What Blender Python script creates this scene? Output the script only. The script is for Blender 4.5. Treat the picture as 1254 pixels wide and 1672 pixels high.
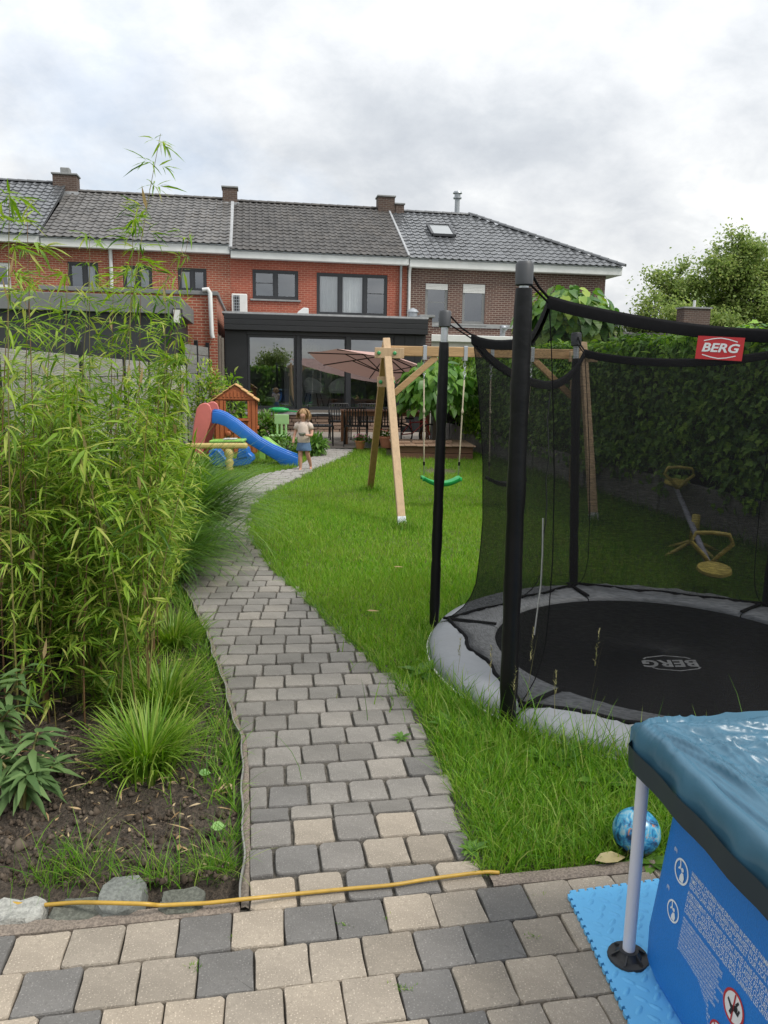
import bpy, math, random
import numpy as np
from mathutils import Vector, Matrix

for _o in list(bpy.data.objects): bpy.data.objects.remove(_o)
rnd = random.Random(11); rng = np.random.default_rng(11)
SC = bpy.context.scene; COL = SC.collection
R = math.radians

# ------------------------------------------------------------------ camera
FPX, EYE, PITCH, ROLL = 1240.0, 1.60, R(10.28), R(1.0)
c_f = Vector((0, math.cos(PITCH), -math.sin(PITCH)))
_r, _u = Vector((1, 0, 0)), Vector((0, math.sin(PITCH), math.cos(PITCH)))
c_r = _r*math.cos(ROLL) + _u*math.sin(ROLL)
c_u = -_r*math.sin(ROLL) + _u*math.cos(ROLL)
cam = bpy.data.cameras.new('camera'); cam_o = bpy.data.objects.new('camera', cam); COL.objects.link(cam_o)
M = Matrix.Identity(4)
for i in range(3):
    M[i][0], M[i][1], M[i][2] = c_r[i], c_u[i], -c_f[i]
M[2][3] = EYE
cam_o.matrix_world = M
cam.sensor_fit = 'VERTICAL'; cam.sensor_height = 36; cam.lens = 36*FPX/1672
cam.clip_start = .05; cam.clip_end = 2000
SC.camera = cam_o

# ------------------------------------------------------------------ sky and sun
SUN_EL, SUN_AZ = 52, 118          # azimuth: degrees clockwise from +Y (the viewing direction)
w = bpy.data.worlds.new('World'); SC.world = w; w.use_nodes = True
nt = w.node_tree; nt.nodes.clear(); N = nt.nodes.new; LK = nt.links.new
out = N('ShaderNodeOutputWorld'); bg1 = N('ShaderNodeBackground'); bg2 = N('ShaderNodeBackground'); mx = N('ShaderNodeMixShader')
sky = N('ShaderNodeTexSky'); sky.sky_type = 'NISHITA'; sky.sun_disc = False
sky.sun_elevation = R(SUN_EL); sky.sun_rotation = R(SUN_AZ)
LK(sky.outputs[0], bg1.inputs[0]); bg1.inputs[1].default_value = .12
tc = N('ShaderNodeTexCoord'); sep = N('ShaderNodeSeparateXYZ'); LK(tc.outputs['Generated'], sep.inputs[0])
def wmath(op, a, b=None):
    m = N('ShaderNodeMath'); m.operation = op
    for k, x in enumerate((a, b)):
        if x is None: continue
        if isinstance(x, (int, float)): m.inputs[k].default_value = x
        else: LK(x, m.inputs[k])
    return m.outputs[0]
zz = wmath('ADD', wmath('MAXIMUM', sep.outputs[2], 0.0), .42)
cb = N('ShaderNodeCombineXYZ'); LK(wmath('DIVIDE', sep.outputs[0], zz), cb.inputs[0]); LK(wmath('DIVIDE', sep.outputs[1], zz), cb.inputs[1])
def wnoise(scale, det, rough, dist, off=(0, 0, 0)):
    mp = N('ShaderNodeMapping'); mp.inputs['Location'].default_value = off; LK(cb.outputs[0], mp.inputs[0])
    n = N('ShaderNodeTexNoise'); n.inputs['Scale'].default_value = scale; n.inputs['Detail'].default_value = det
    n.inputs['Roughness'].default_value = rough; n.inputs['Distortion'].default_value = dist; LK(mp.outputs[0], n.inputs['Vector'])
    return n.outputs[0]
def wramp(src, stops):
    r = N('ShaderNodeValToRGB'); LK(src, r.inputs[0]); e = r.color_ramp.elements
    e[0].position, e[0].color = stops[0][0], (*stops[0][1], 1); e[1].position, e[1].color = stops[-1][0], (*stops[-1][1], 1)
    for p, c in stops[1:-1]:
        x = e.new(p); x.color = (*c, 1)
    return r.outputs[0]
big = wnoise(1.5, 3, .5, .2, (3.1, 1.7, 0)); fine = wnoise(4.6, 10, .62, .15, (7.3, 2.2, 0))
mixn = wmath('ADD', wmath('MULTIPLY', big, .56), wmath('MULTIPLY', fine, .44))
ccol = wramp(mixn, [(.34, (.32, .342, .372)), (.42, (.375, .395, .42)), (.49, (.445, .46, .478)), (.55, (.505, .517, .526)), (.61, (.60, .606, .608))])
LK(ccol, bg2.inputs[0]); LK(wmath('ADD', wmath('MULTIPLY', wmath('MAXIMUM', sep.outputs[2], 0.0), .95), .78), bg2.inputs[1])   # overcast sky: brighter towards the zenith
cov = wramp(wnoise(1.1, 8, .6, .4, (1.9, 5.4, 0)), [(.31, (.75,)*3), (.42, (1,)*3)])
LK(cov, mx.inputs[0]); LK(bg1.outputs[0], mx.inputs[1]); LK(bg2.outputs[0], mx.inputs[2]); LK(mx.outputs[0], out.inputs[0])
sun = bpy.data.lights.new('sun', 'SUN'); sun.energy = 1.5; sun.angle = R(16); sun.color = (1, .95, .87)
sun_o = bpy.data.objects.new('sun', sun); COL.objects.link(sun_o)
_el, _az = R(SUN_EL), R(SUN_AZ)
_sd = Vector((math.cos(_el)*math.sin(_az), math.cos(_el)*math.cos(_az), math.sin(_el)))
sun_o.location = _sd*40; sun_o.rotation_euler = _sd.to_track_quat('Z', 'Y').to_euler()
SC.view_settings.view_transform = 'Standard'; SC.view_settings.look = 'None'; SC.view_settings.gamma = 1
SC.view_settings.exposure = 0.92; SC.view_settings.use_curve_mapping = False
SC.render.engine = 'CYCLES'; SC.cycles.use_denoising = True
SC.cycles.max_bounces = 10; SC.cycles.transparent_max_bounces = 24; SC.cycles.diffuse_bounces = 4
SC.cycles.sample_clamp_indirect = 8

# ------------------------------------------------------------------ where a point of the place is
def ray(px, py): return c_f*FPX + c_r*(px-627) + c_u*(836-py)
def G(px, py, z=0.0):
    r = ray(px, py); t = (z-EYE)/r.z; return Vector((r.x*t, r.y*t, z))
def V(px, py, d):
    r = ray(px, py); t = d/r.y; return Vector((r.x*t, d, EYE+r.z*t))
class Frame:                                    # an upright plane: u along it, v out of it towards the garden
    def __init__(s, o, ang): s.o = Vector((o[0], o[1], 0)); s.a = ang; s.e = Vector((math.cos(ang), math.sin(ang), 0)); s.n = Vector((math.sin(ang), -math.cos(ang), 0))
    def pt(s, u, v, z): return s.o + s.e*u + s.n*v + Vector((0, 0, z))
    def px(s, px, py, v=0.0):
        r = ray(px, py); q = s.o + s.n*v; t = (q-Vector((0, 0, EYE))).dot(s.n)/r.dot(s.n)
        p = Vector((0, 0, EYE)) + r*t; return (p-s.o).dot(s.e), p.z

# ------------------------------------------------------------------ objects
def wm(o): return (wm(o.parent) if o.parent else Matrix.Identity(4)) @ o.matrix_basis
def tag(o, label=None, cat=None, group=None, kind=None):
    if label: o['label'] = label
    if cat: o['category'] = cat
    if group: o['group'] = group
    if kind: o['kind'] = kind
    return o
def T(name, label, cat, loc=(0, 0, 0), rz=0.0, group=None):
    o = bpy.data.objects.new(name, None); COL.objects.link(o); o.location = loc; o.rotation_euler = (0, 0, rz)
    o.empty_display_size = .1
    return tag(o, label, cat, group)
def link(name, me, mat=None, parent=None, kind=None):
    o = bpy.data.objects.new(name, me); COL.objects.link(o)
    if mat is not None and not me.materials: me.materials.append(mat)
    if parent: o.parent = parent
    if kind: o['kind'] = kind
    return o
def copy_tree(o, parent=None):
    c = o.copy(); COL.objects.link(c); c.parent = parent
    for ch in list(o.children): copy_tree(ch, c)
    return c
class MB:
    def __init__(s): s.v = []; s.f = []
    def add(s, vs, fs):
        k = len(s.v); s.v += [tuple(v) for v in vs]; s.f += [tuple(i+k for i in f) for f in fs]; return s
    def box(s, c, d, rz=0.0, m=None):
        x, y, z = d[0]/2, d[1]/2, d[2]/2; m = m or Matrix.Rotation(rz, 3, 'Z'); c = Vector(c)
        vs = [c + m @ Vector((a*x, b*y, e*z)) for e in (-1, 1) for b in (-1, 1) for a in (-1, 1)]
        return s.add(vs, [(0, 2, 3, 1), (4, 5, 7, 6), (0, 1, 5, 4), (2, 6, 7, 3), (0, 4, 6, 2), (1, 3, 7, 5)])
    def beam(s, a, b, wd, ht, up=(0, 0, 1)):
        a, b = Vector(a), Vector(b); d = (b-a); L = d.length; d = d/L; up = Vector(up)
        if abs(d.dot(up)) > .98: up = Vector((0, 1, 0))
        sx = d.cross(up).normalized(); sz = sx.cross(d).normalized()
        return s.box((a+b)/2, (wd, L, ht), m=Matrix((sx, d, sz)).transposed())
    def fbox(s, F, u0, u1, v0, v1, z0, z1):     # a box in a frame
        return s.box(F.pt((u0+u1)/2, (v0+v1)/2, (z0+z1)/2), (abs(u1-u0), abs(v1-v0), abs(z1-z0)), F.a)
    def tube(s, pts, r, n=8, cap=True):
        pts = [Vector(p) for p in pts]; k0 = len(pts); rs = [r]*k0 if isinstance(r, (int, float)) else r
        vs, fs = [], []; ref = None
        for i, p in enumerate(pts):
            d = (pts[min(i+1, k0-1)]-pts[max(i-1, 0)]).normalized()
            if ref is None: ref = Vector((0, 0, 1)) if abs(d.z) < .9 else Vector((1, 0, 0))
            x = d.cross(ref).normalized(); y = x.cross(d).normalized(); ref = y
            vs += [p + x*rs[i]*math.cos(2*math.pi*j/n) + y*rs[i]*math.sin(2*math.pi*j/n) for j in range(n)]
        for i in range(k0-1):
            for j in range(n):
                q = (j+1) % n; fs.append((i*n+j, i*n+q, (i+1)*n+q, (i+1)*n+j))
        if cap: fs += [tuple(range(n-1, -1, -1)), tuple((k0-1)*n+j for j in range(n))]
        return s.add(vs, fs)
    def lathe(s, prof, n=16, c=(0, 0, 0), sx=1.0, sy=1.0, m=None):
        c = Vector(c); vs, fs = [], []; m = m or Matrix.Identity(3)
        for r, z in prof: vs += [c + m @ Vector((r*sx*math.cos(2*math.pi*j/n), r*sy*math.sin(2*math.pi*j/n), z)) for j in range(n)]
        for i in range(len(prof)-1):
            for j in range(n): q = (j+1) % n; fs.append((i*n+j, i*n+q, (i+1)*n+q, (i+1)*n+j))
        fs += [tuple(range(n-1, -1, -1)), tuple((len(prof)-1)*n+j for j in range(n))]
        return s.add(vs, fs)
    def prism(s, poly, dv):
        poly = [Vector(p) for p in poly]; dv = Vector(dv); n = len(poly)
        return s.add(poly+[p+dv for p in poly], [tuple(range(n-1, -1, -1)), tuple(range(n, 2*n))]+[(i, (i+1) % n, n+(i+1) % n, n+i) for i in range(n)])
    def sheet(s, rows, flip=False):
        n = len(rows[0]); fs = []
        for i in range(len(rows)-1):
            for j in range(n-1):
                f = (i*n+j, i*n+j+1, (i+1)*n+j+1, (i+1)*n+j); fs.append(f[::-1] if flip else f)
        return s.add([v for r in rows for v in r], fs)
    def build(s, name, mat, parent=None, bevel=0.0, smooth=False, world=True, kind=None, seg=2, fix=True):
        me = bpy.data.meshes.new(name)
        vs = s.v
        if parent and world:
            inv = wm(parent).inverted(); vs = [tuple(inv @ Vector(v)) for v in vs]
        me.from_pydata(vs, [], s.f)
        if fix:
            import bmesh
            bm = bmesh.new(); bm.from_mesh(me); bmesh.ops.recalc_face_normals(bm, faces=bm.faces); bm.to_mesh(me); bm.free()
        if smooth:
            me.polygons.foreach_set('use_smooth', [True]*len(me.polygons))
            if smooth is not True:
                try: me.set_sharp_from_angle(angle=R(smooth))
                except Exception: pass
        me.update(); o = link(name, me, mat, parent, kind)
        if bevel:
            b = o.modifiers.new('bevel', 'BEVEL'); b.width = bevel; b.segments = seg; b.limit_method = 'ANGLE'; b.angle_limit = R(40)
        return o
def np_mesh(name, vs, tris, mat, parent=None, kind=None, smooth=False):
    me = bpy.data.meshes.new(name); vs = np.asarray(vs, dtype=np.float32); tris = np.asarray(tris, dtype=np.int32)
    if parent:
        inv = np.array(wm(parent).inverted()); vs = (vs @ inv[:3, :3].T + inv[:3, 3]).astype(np.float32)
    me.vertices.add(len(vs)); me.vertices.foreach_set('co', vs.ravel())
    me.loops.add(tris.size); me.loops.foreach_set('vertex_index', tris.ravel())
    me.polygons.add(len(tris)); me.polygons.foreach_set('loop_start', np.arange(0, tris.size, 3, dtype=np.int32))
    try: me.polygons.foreach_set('loop_total', np.full(len(tris), 3, dtype=np.int32))
    except Exception: pass
    if smooth: me.polygons.foreach_set('use_smooth', np.ones(len(tris), dtype=bool))
    me.update(calc_edges=True); me.validate()
    return link(name, me, mat, parent, kind)
def unit(a): return a/np.maximum(np.linalg.norm(a, axis=-1, keepdims=True), 1e-9)
def blades(base, head, length, width, lean, curl, nseg=3, twist=None):
    """grass blades: base (n,3), heading angle, length, width, starting lean from upright and extra bend at the tip (radians)"""
    n = len(base); t = np.linspace(0, 1, nseg+1)
    hx = np.stack([np.cos(head), np.sin(head), np.zeros(n)], 1)
    tw = head+np.pi/2 if twist is None else head+twist
    sd = np.stack([np.cos(tw), np.sin(tw), np.zeros(n)], 1)
    p = base.copy(); vs = []
    for k in range(nseg+1):
        if k > 0:
            an = lean+curl*(t[k]+t[k-1])/2; st = (length/nseg)[:, None]
            p = p + st*(hx*np.sin(an)[:, None]+np.array([0, 0, 1.])*np.cos(an)[:, None])
        if k < nseg:
            wk = (width*(1-t[k]**2*.9)/2)[:, None]; vs += [p-sd*wk, p+sd*wk]
        else: vs.append(p)
    vs = np.stack(vs, 1); m = vs.shape[1]; tri = []
    for k in range(nseg-1): tri += [(2*k, 2*k+1, 2*k+3), (2*k, 2*k+3, 2*k+2)]
    tri.append((2*nseg-2, 2*nseg-1, 2*nseg))
    tri = (np.array(tri)[None]+(np.arange(n)*m)[:, None, None]).reshape(-1, 3)
    return vs.reshape(-1, 3), tri
LANCE = [(0, 0), (.3, .5), (.62, .36), (1, 0), (.62, -.36), (.3, -.5)]
OVAL = [(0, 0), (.25, .42), (.6, .48), (1, 0), (.6, -.48), (.25, -.42)]
HEART = [(0, 0), (-.08, .28), (.2, .5), (.6, .36), (1, 0), (.6, -.36), (.2, -.5), (-.08, -.28)]
IVY = [(0, 0), (.05, .42), (.42, .52), (.5, .24), (1, 0), (.5, -.24), (.42, -.52), (.05, -.42)]
def leaves(base, d, nrm, length, width, outline=OVAL, bend=.25, fold=.12):
    d = unit(d); s = unit(np.cross(d, nrm)); nn = np.cross(s, d); n = len(base); vs = []
    for a, b in outline:
        z = -bend*a*a*length+abs(b)*fold*width
        vs.append(base+d*(a*length)[:, None]+s*(b*width)[:, None]+nn*z[:, None])
    vs.append(base+d*(.45*length)[:, None]+nn*(-bend*.2*length)[:, None])
    vs = np.stack(vs, 1); m = vs.shape[1]; k = m-1
    tri = np.array([(k, i, (i+1) % k) for i in range(k)])
    return vs.reshape(-1, 3), (tri[None]+(np.arange(n)*m)[:, None, None]).reshape(-1, 3)
def joinnp(lst):
    vs, ts, k = [], [], 0
    for v, t in lst: vs.append(v); ts.append(t+k); k += len(v)
    return np.concatenate(vs), np.concatenate(ts)
def randdir(n):
    a = rng.normal(size=(n, 3)); return unit(a)

# ------------------------------------------------------------------ materials
def newmat(name):
    m = bpy.data.materials.new(name); m.use_nodes = True; t = m.node_tree
    return m, t, t.nodes['Principled BSDF']
def ramp(t, src, stops):
    r = t.nodes.new('ShaderNodeValToRGB'); t.links.new(src, r.inputs[0]); e = r.color_ramp.elements
    e[0].position, e[0].color = stops[0][0], (*stops[0][1], 1); e[1].position, e[1].color = stops[-1][0], (*stops[-1][1], 1)
    for p, c in stops[1:-1]: x = e.new(p); x.color = (*c, 1)
    return r.outputs[0]
def noise(t, scale, det=4, rough=.55, stretch=None, coord='Object', dist=0):
    n = t.nodes.new('ShaderNodeTexNoise'); tcn = t.nodes.new('ShaderNodeTexCoord')
    n.inputs['Scale'].default_value = scale; n.inputs['Detail'].default_value = det; n.inputs['Roughness'].default_value = rough
    n.inputs['Distortion'].default_value = dist
    src = tcn.outputs[coord]
    if stretch:
        mp = t.nodes.new('ShaderNodeMapping'); mp.inputs['Scale'].default_value = stretch; t.links.new(src, mp.inputs[0]); src = mp.outputs[0]
    t.links.new(src, n.inputs['Vector']); return n.outputs[0]
def mixc(t, fac, a, b, mode='MIX'):
    m = t.nodes.new('ShaderNodeMix'); m.data_type = 'RGBA'; m.blend_type = mode
    for k, x in ((0, fac), (6, a), (7, b)):
        if hasattr(x, 'node'): t.links.new(x, m.inputs[k])
        elif k == 0: m.inputs[0].default_value = x
        else: m.inputs[k].default_value = (*x, 1)
    return m.outputs[2]
def bump(t, b, src, dist, strength=1.0):
    n = t.nodes.new('ShaderNodeBump'); n.inputs['Distance'].default_value = dist; n.inputs['Strength'].default_value = strength
    t.links.new(src, n.inputs['Height']); t.links.new(n.outputs[0], b.inputs['Normal'])
def sc3(c, k): return tuple(min(1, x*k) for x in c)
def pm(name, col, rough=.6, var=.18, scale=9, bmp=0.0, metal=0.0, stretch=None, objvar=0.0, spec=None, fine=None, dirt=0.0):
    m, t, b = newmat(name)
    n = noise(t, scale, 5, .6, stretch); c = ramp(t, n, [(.25, sc3(col, 1-var)), (.75, sc3(col, 1+var))])
    if fine:
        n2 = noise(t, fine[0], 3, .7); c = mixc(t, fine[1], c, ramp(t, n2, [(.42, sc3(col, .45)), (.58, sc3(col, 1.5))]))
    if dirt:
        n3 = noise(t, 2.3, 6, .65); f = ramp(t, n3, [(.45, (0, 0, 0)), (.75, (dirt,)*3)]); c = mixc(t, f, c, (.06, .055, .04))
    if objvar:
        oi = t.nodes.new('ShaderNodeObjectInfo'); r_ = ramp(t, oi.outputs['Random'], [(0, (1-objvar,)*3), (1, (1+objvar,)*3)]); c = mixc(t, 1.0, c, r_, 'MULTIPLY')
    t.links.new(c, b.inputs['Base Color']); b.inputs['Roughness'].default_value = rough; b.inputs['Metallic'].default_value = metal
    if spec is not None: b.inputs['Specular IOR Level'].default_value = spec
    if bmp: bump(t, b, noise(t, (fine[0] if fine else scale*3), 4, .6, stretch), bmp)
    return m
def leafmat(name, cols, rough=.45, trans=.3, spec=.35, var=None):
    m, t, b = newmat(name); g = t.nodes.new('ShaderNodeNewGeometry')
    k = len(cols); c = ramp(t, g.outputs['Random Per Island'], [(i/(k-1), x) for i, x in enumerate(cols)])
    if var:
        c = mixc(t, ramp(t, noise(t, var[0], 3), [(.4, (0, 0, 0)), (.65, (var[2],)*3)]), c, var[1])
    t.links.new(c, b.inputs['Base Color']); b.inputs['Roughness'].default_value = rough; b.inputs['Specular IOR Level'].default_value = spec
    tr = t.nodes.new('ShaderNodeBsdfTranslucent'); ms = t.nodes.new('ShaderNodeMixShader'); ms.inputs[0].default_value = trans
    hs = t.nodes.new('ShaderNodeHueSaturation'); hs.inputs['Value'].default_value = 1.5; hs.inputs['Saturation'].default_value = 1.1; t.links.new(c, hs.inputs['Color'])
    t.links.new(hs.outputs[0], tr.inputs[0]); o = t.nodes['Material Output']
    t.links.new(b.outputs[0], ms.inputs[1]); t.links.new(tr.outputs[0], ms.inputs[2]); t.links.new(ms.outputs[0], o.inputs[0]); return m
def brickmat(name, c1, c2, mortar, msize=.011, bw=.215, rh=.07, axis='xz'):
    m, t, b = newmat(name); tcn = t.nodes.new('ShaderNodeTexCoord'); sp = t.nodes.new('ShaderNodeSeparateXYZ'); t.links.new(tcn.outputs['Object'], sp.inputs[0])
    ad = t.nodes.new('ShaderNodeMath'); ad.operation = 'ADD'; t.links.new(sp.outputs[0], ad.inputs[0]); t.links.new(sp.outputs[1], ad.inputs[1])
    cm = t.nodes.new('ShaderNodeCombineXYZ'); t.links.new(ad.outputs[0], cm.inputs[0]); t.links.new(sp.outputs[2], cm.inputs[1])
    br = t.nodes.new('ShaderNodeTexBrick'); t.links.new(cm.outputs[0], br.inputs['Vector'])
    for k, v in (('Scale', 1), ('Mortar Size', msize), ('Brick Width', bw), ('Row Height', rh), ('Mortar Smooth', .2), ('Bias', 0)): br.inputs[k].default_value = v
    br.inputs['Color1'].default_value = (*c1, 1); br.inputs['Color2'].default_value = (*c2, 1); br.inputs['Mortar'].default_value = (*mortar, 1)
    n = noise(t, 1.2, 6, .6); c = mixc(t, 1.0, br.outputs[0], ramp(t, n, [(.3, (.8,)*3), (.7, (1.12,)*3)]), 'MULTIPLY')
    t.links.new(c, b.inputs['Base Color']); b.inputs['Roughness'].default_value = .85
    iv = t.nodes.new('ShaderNodeMath'); iv.operation = 'SUBTRACT'; iv.inputs[0].default_value = 1; t.links.new(br.outputs['Fac'], iv.inputs[1]); bump(t, b, iv.outputs[0], .012)
    return m
def glassmat(name, tint=(.75, .78, .78), refl=1.0, base=.06):
    m, t, b = newmat(name); t.nodes.remove(b)
    gl = t.nodes.new('ShaderNodeBsdfGlossy'); gl.inputs['Roughness'].default_value = .0; gl.inputs[0].default_value = (.93, .96, 1, 1)
    tr = t.nodes.new('ShaderNodeBsdfTransparent'); tr.inputs[0].default_value = (*tint, 1)
    fr = t.nodes.new('ShaderNodeFresnel'); fr.inputs[0].default_value = 1.5
    a = t.nodes.new('ShaderNodeMath'); a.operation = 'MULTIPLY_ADD'; a.use_clamp = True; t.links.new(fr.outputs[0], a.inputs[0]); a.inputs[1].default_value = 2.0*refl; a.inputs[2].default_value = base
    ms = t.nodes.new('ShaderNodeMixShader'); t.links.new(a.outputs[0], ms.inputs[0]); t.links.new(tr.outputs[0], ms.inputs[1]); t.links.new(gl.outputs[0], ms.inputs[2])
    t.links.new(ms.outputs[0], t.nodes['Material Output'].inputs[0]); return m
def woodmat(name, col, stretch=(3, 3, .4), scale=14, rough=.6, var=.3):
    m, t, b = newmat(name); n = noise(t, scale, 6, .65, stretch, dist=.6)
    c = ramp(t, n, [(.2, sc3(col, 1-var)), (.5, col), (.8, sc3(col, 1+var*.6))])
    kn = noise(t, 3.1, 2, .5); c = mixc(t, ramp(t, kn, [(.70, (0, 0, 0)), (.76, (.7,)*3)]), c, sc3(col, .4))
    t.links.new(c, b.inputs['Base Color']); b.inputs['Roughness'].default_value = rough; bump(t, b, n, .004); return m
# ================================================================== GROUND
def terr(p): return p
pL, pR = G(395, 1500), G(1075, 1430)
TA = math.atan2(pR.y-pL.y, pR.x-pL.x)
TF = Frame((pL.x, pL.y), TA)                       # v>0 is towards the camera
LEFT = [(398, 1500), (400, 1400), (402, 1300), (395, 1215), (375, 1150), (345, 1060), (325, 1010), (300, 965)]
RIGHT = [(800, 1455), (760, 1330), (715, 1235), (690, 1170), (640, 1110), (560, 1040), (500, 980), (450, 935), (415, 895), (400, 860), (410, 830), (435, 805), (480, 785), (530, 760), (565, 745), (578, 735)]
Lp = [(G(*p).y, G(*p).x) for p in LEFT]; Rp = [(G(*p).y, G(*p).x) for p in RIGHT]
Ry, Rx = np.array(sorted(Rp)).T
for yy_, off in ((6.3, .80), (7.3, .80), (8.4, .78), (9.4, .76), (10.3, .74)): Lp.append((yy_, float(np.interp(yy_, Ry, Rx))-off))
for p in ((385, 792), (425, 776), (482, 766), (508, 748), (525, 735)): Lp.append((G(*p).y, G(*p).x))
Ly, Lx = np.array(sorted(Lp)).T
def xl(y): return np.interp(y, Ly, Lx)
def xr(y): return np.interp(y, Ry, Rx)
def yT(x): return pL.y+(x-pL.x)*math.tan(TA)
PATH_END = float(Ry[-1])
HA, HB = G(1254, 905), G(800, 748)                  # foot of the wall under the hedge
def xh(y): return HA.x+(y-HA.y)*(HB.x-HA.x)/(HB.y-HA.y)
TR_P = [G(828, 1195), G(708, 1035), G(936, 972)]    # trampoline poles seen
def circum(a, b, c):
    ax, ay, bx, by, cx, cy = a.x, a.y, b.x, b.y, c.x, c.y
    d = 2*(ax*(by-cy)+bx*(cy-ay)+cx*(ay-by)); q = [p.x**2+p.y**2 for p in (a, b, c)]
    return Vector(((q[0]*(by-cy)+q[1]*(cy-ay)+q[2]*(ay-by))/d, (q[0]*(cx-bx)+q[1]*(ax-cx)+q[2]*(bx-ax))/d, 0))
TC = circum(*TR_P); TRR = (TR_P[0]-TC).length
print('trampoline', TC, TRR, 'terrace angle', math.degrees(TA))

m_soil = pm('soil', (.098, .076, .057), .95, .4, 7, .05, fine=(75, .6))
m_lawnsoil = pm('lawn_soil', (.085, .085, .035), .95, .4, 3, .02, fine=(40, .4))
m_far = pm('meadow', (.06, .10, .025), .95, .3, .4)
m_joint = pm('joint_sand', (.085, .076, .062), .95, .35, 6, .01, fine=(90, .5))
def pavemat(name, col, fine=.30):
    m, t, b = newmat(name); oi = t.nodes.new('ShaderNodeObjectInfo')
    n = noise(t, 7, 5, .6, coord='Object'); c = ramp(t, n, [(.3, sc3(col, .82)), (.7, sc3(col, 1.14))])
    g = noise(t, 190, 2, .6); c = mixc(t, ramp(t, g, [(.60, (0, 0, 0)), (.68, (.75,)*3)]), c, sc3(col, 1.9))
    g2 = noise(t, 150, 2, .6); c = mixc(t, ramp(t, g2, [(.28, (.8,)*3), (.36, (0, 0, 0))]), c, sc3(col, .4))
    st = noise(t, 12, 6, .7); c = mixc(t, ramp(t, st, [(.56, (0, 0, 0)), (.74, (fine,)*3)]), c, (.05, .045, .035))
    c = mixc(t, 1.0, c, ramp(t, oi.outputs['Random'], [(0, (.78, .77, .75)), (.35, (.95, .94, .92)), (.65, (1.05, 1.03, 1.0)), (1, (1.22, 1.17, 1.10))]), 'MULTIPLY')
    t.links.new(c, b.inputs['Base Color']); b.inputs['Roughness'].default_value = .85; b.inputs['Specular IOR Level'].default_value = .3
    bump(t, b, noise(t, 130, 4, .7), .0035); return m
m_pb = pavemat('paver_beige', (.30, .265, .222), .42); m_pd = pavemat('paver_charcoal', (.170, .165, .160), .4); m_pg = pavemat('paver_grey', (.218, .208, .195), .5)
m_kerb = pm('kerb_concrete', (.20, .165, .135), .9, .25, 12, .004, fine=(120, .5), dirt=.5)
m_edge = pm('edging_plastic', (.22, .215, .20), .7, .25, 20, .002, dirt=.4)
m_edged = pm('edging_dark', (.03, .03, .032), .6)

gr = MB(); gr.add([(-300, -60, -.03), (300, -60, -.03), (300, 500, -.03), (-300, 500, -.03)], [(0, 1, 2, 3)])
tag(gr.build('ground', m_far), 'meadow and gardens around the houses', kind='structure')
lw = MB(); ys = np.linspace(1.9, 17.6, 60)
lw.sheet([[(xr(y)-.12, y, 0), (min(xh(y)+.1, 9), y, 0)] for y in ys])
lw.build('lawn', m_lawnsoil, kind='structure'); 
lw = MB(); ys = np.linspace(8.9, 17.6, 40); lw.sheet([[(-4.05, y, 0), (xl(y)+.1, y, 0)] for y in ys])
lw.build('side_lawn', m_lawnsoil, kind='structure')
# soil bed, lumpy
from mathutils import noise as mnoise
bed = MB(); rows = []
for y in np.concatenate([np.arange(1.96, 4.4, .035), np.arange(4.4, 9.3, .15)]):
    x1 = xl(max(y, 2.02))-.012; xs = x1-np.concatenate([[0, .01], np.arange(.03, 1.3, .03), np.arange(1.3, 3.4, .12)]); r_ = []
    for i, x in enumerate(xs):
        h = .012+.035*mnoise.fractal(Vector((x*3, y*3, 0)), 1, 2, 3)+.03*mnoise.fractal(Vector((x*11, y*11, 3)), .8, 2, 4)+.018*mnoise.fractal(Vector((x*32, y*32, 7)), .8, 2, 2)
        fade = min(1, max(0, (y-yT(x)-.12)/.12)); r_.append((x, max(y, yT(x)+.02), (-.012 if i == 0 else h*fade-.02*(1-fade))))
    rows.append(r_)
bed.sheet(rows); bed.build('flower_bed', m_soil, smooth=True, kind='structure')

# pavers ------------------------------------------------------------
def paver_mesh(sx, sy, seed, mat, c=.014, ins=.968):
    q = random.Random(seed); mb = MB(); out = []; hx, hy = sx/2, sy/2
    for (ax, ay, k) in ((1, -1, 0), (1, 1, 1), (-1, 1, 2), (-1, -1, 3)):
        cc = c*q.uniform(.5, 1.5); cx, cy = ax*(hx-cc), ay*(hy-cc)
        for a in (-90+90*k+10, -90+90*k+45, -90+90*k+80):
            out.append((cx+cc*math.cos(R(a))+q.uniform(-.0015, .0015), cy+cc*math.sin(R(a))+q.uniform(-.0015, .0015)))
        nx, ny = ((0, 1), (-1, 0), (0, -1), (1, 0))[k]
        L = (hy if k % 2 == 0 else hx)
        tt = q.uniform(-.4, .4)*L; e = q.uniform(-.003, .001)
        out.append(((hx+e, tt) if k == 0 else (tt, hy+e) if k == 1 else (-hx-e, tt) if k == 2 else (tt, -hy-e)))
    n = len(out); vs = [(x, y, -.05) for x, y in out]+[(x, y, -.006) for x, y in out]+[(x*ins, y*ins, -.0012+q.uniform(-.001, .001)) for x, y in out]+[(0, 0, .0005)]
    fs = [(i, (i+1) % n, n+(i+1) % n, n+i) for i in range(n)]+[(n+i, n+(i+1) % n, 2*n+(i+1) % n, 2*n+i) for i in range(n)]+[(2*n+i, 2*n+(i+1) % n, 3*n) for i in range(n)]
    me = bpy.data.meshes.new('paver'); me.from_pydata(vs, [], fs); me.materials.append(mat); me.update(); return me
PVT = {k: [paver_mesh(.1472, .1472, 100+10*i+j, m, .009, .976) for j in range(6)] for i, (k, m) in enumerate((('b', m_pb), ('d', m_pd)))}
PV = {k: [paver_mesh(.1435, .1435, 10*i+j, m) for j in range(6)] for i, (k, m) in enumerate((('b', m_pb), ('d', m_pd), ('g', m_pg)))}
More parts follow.
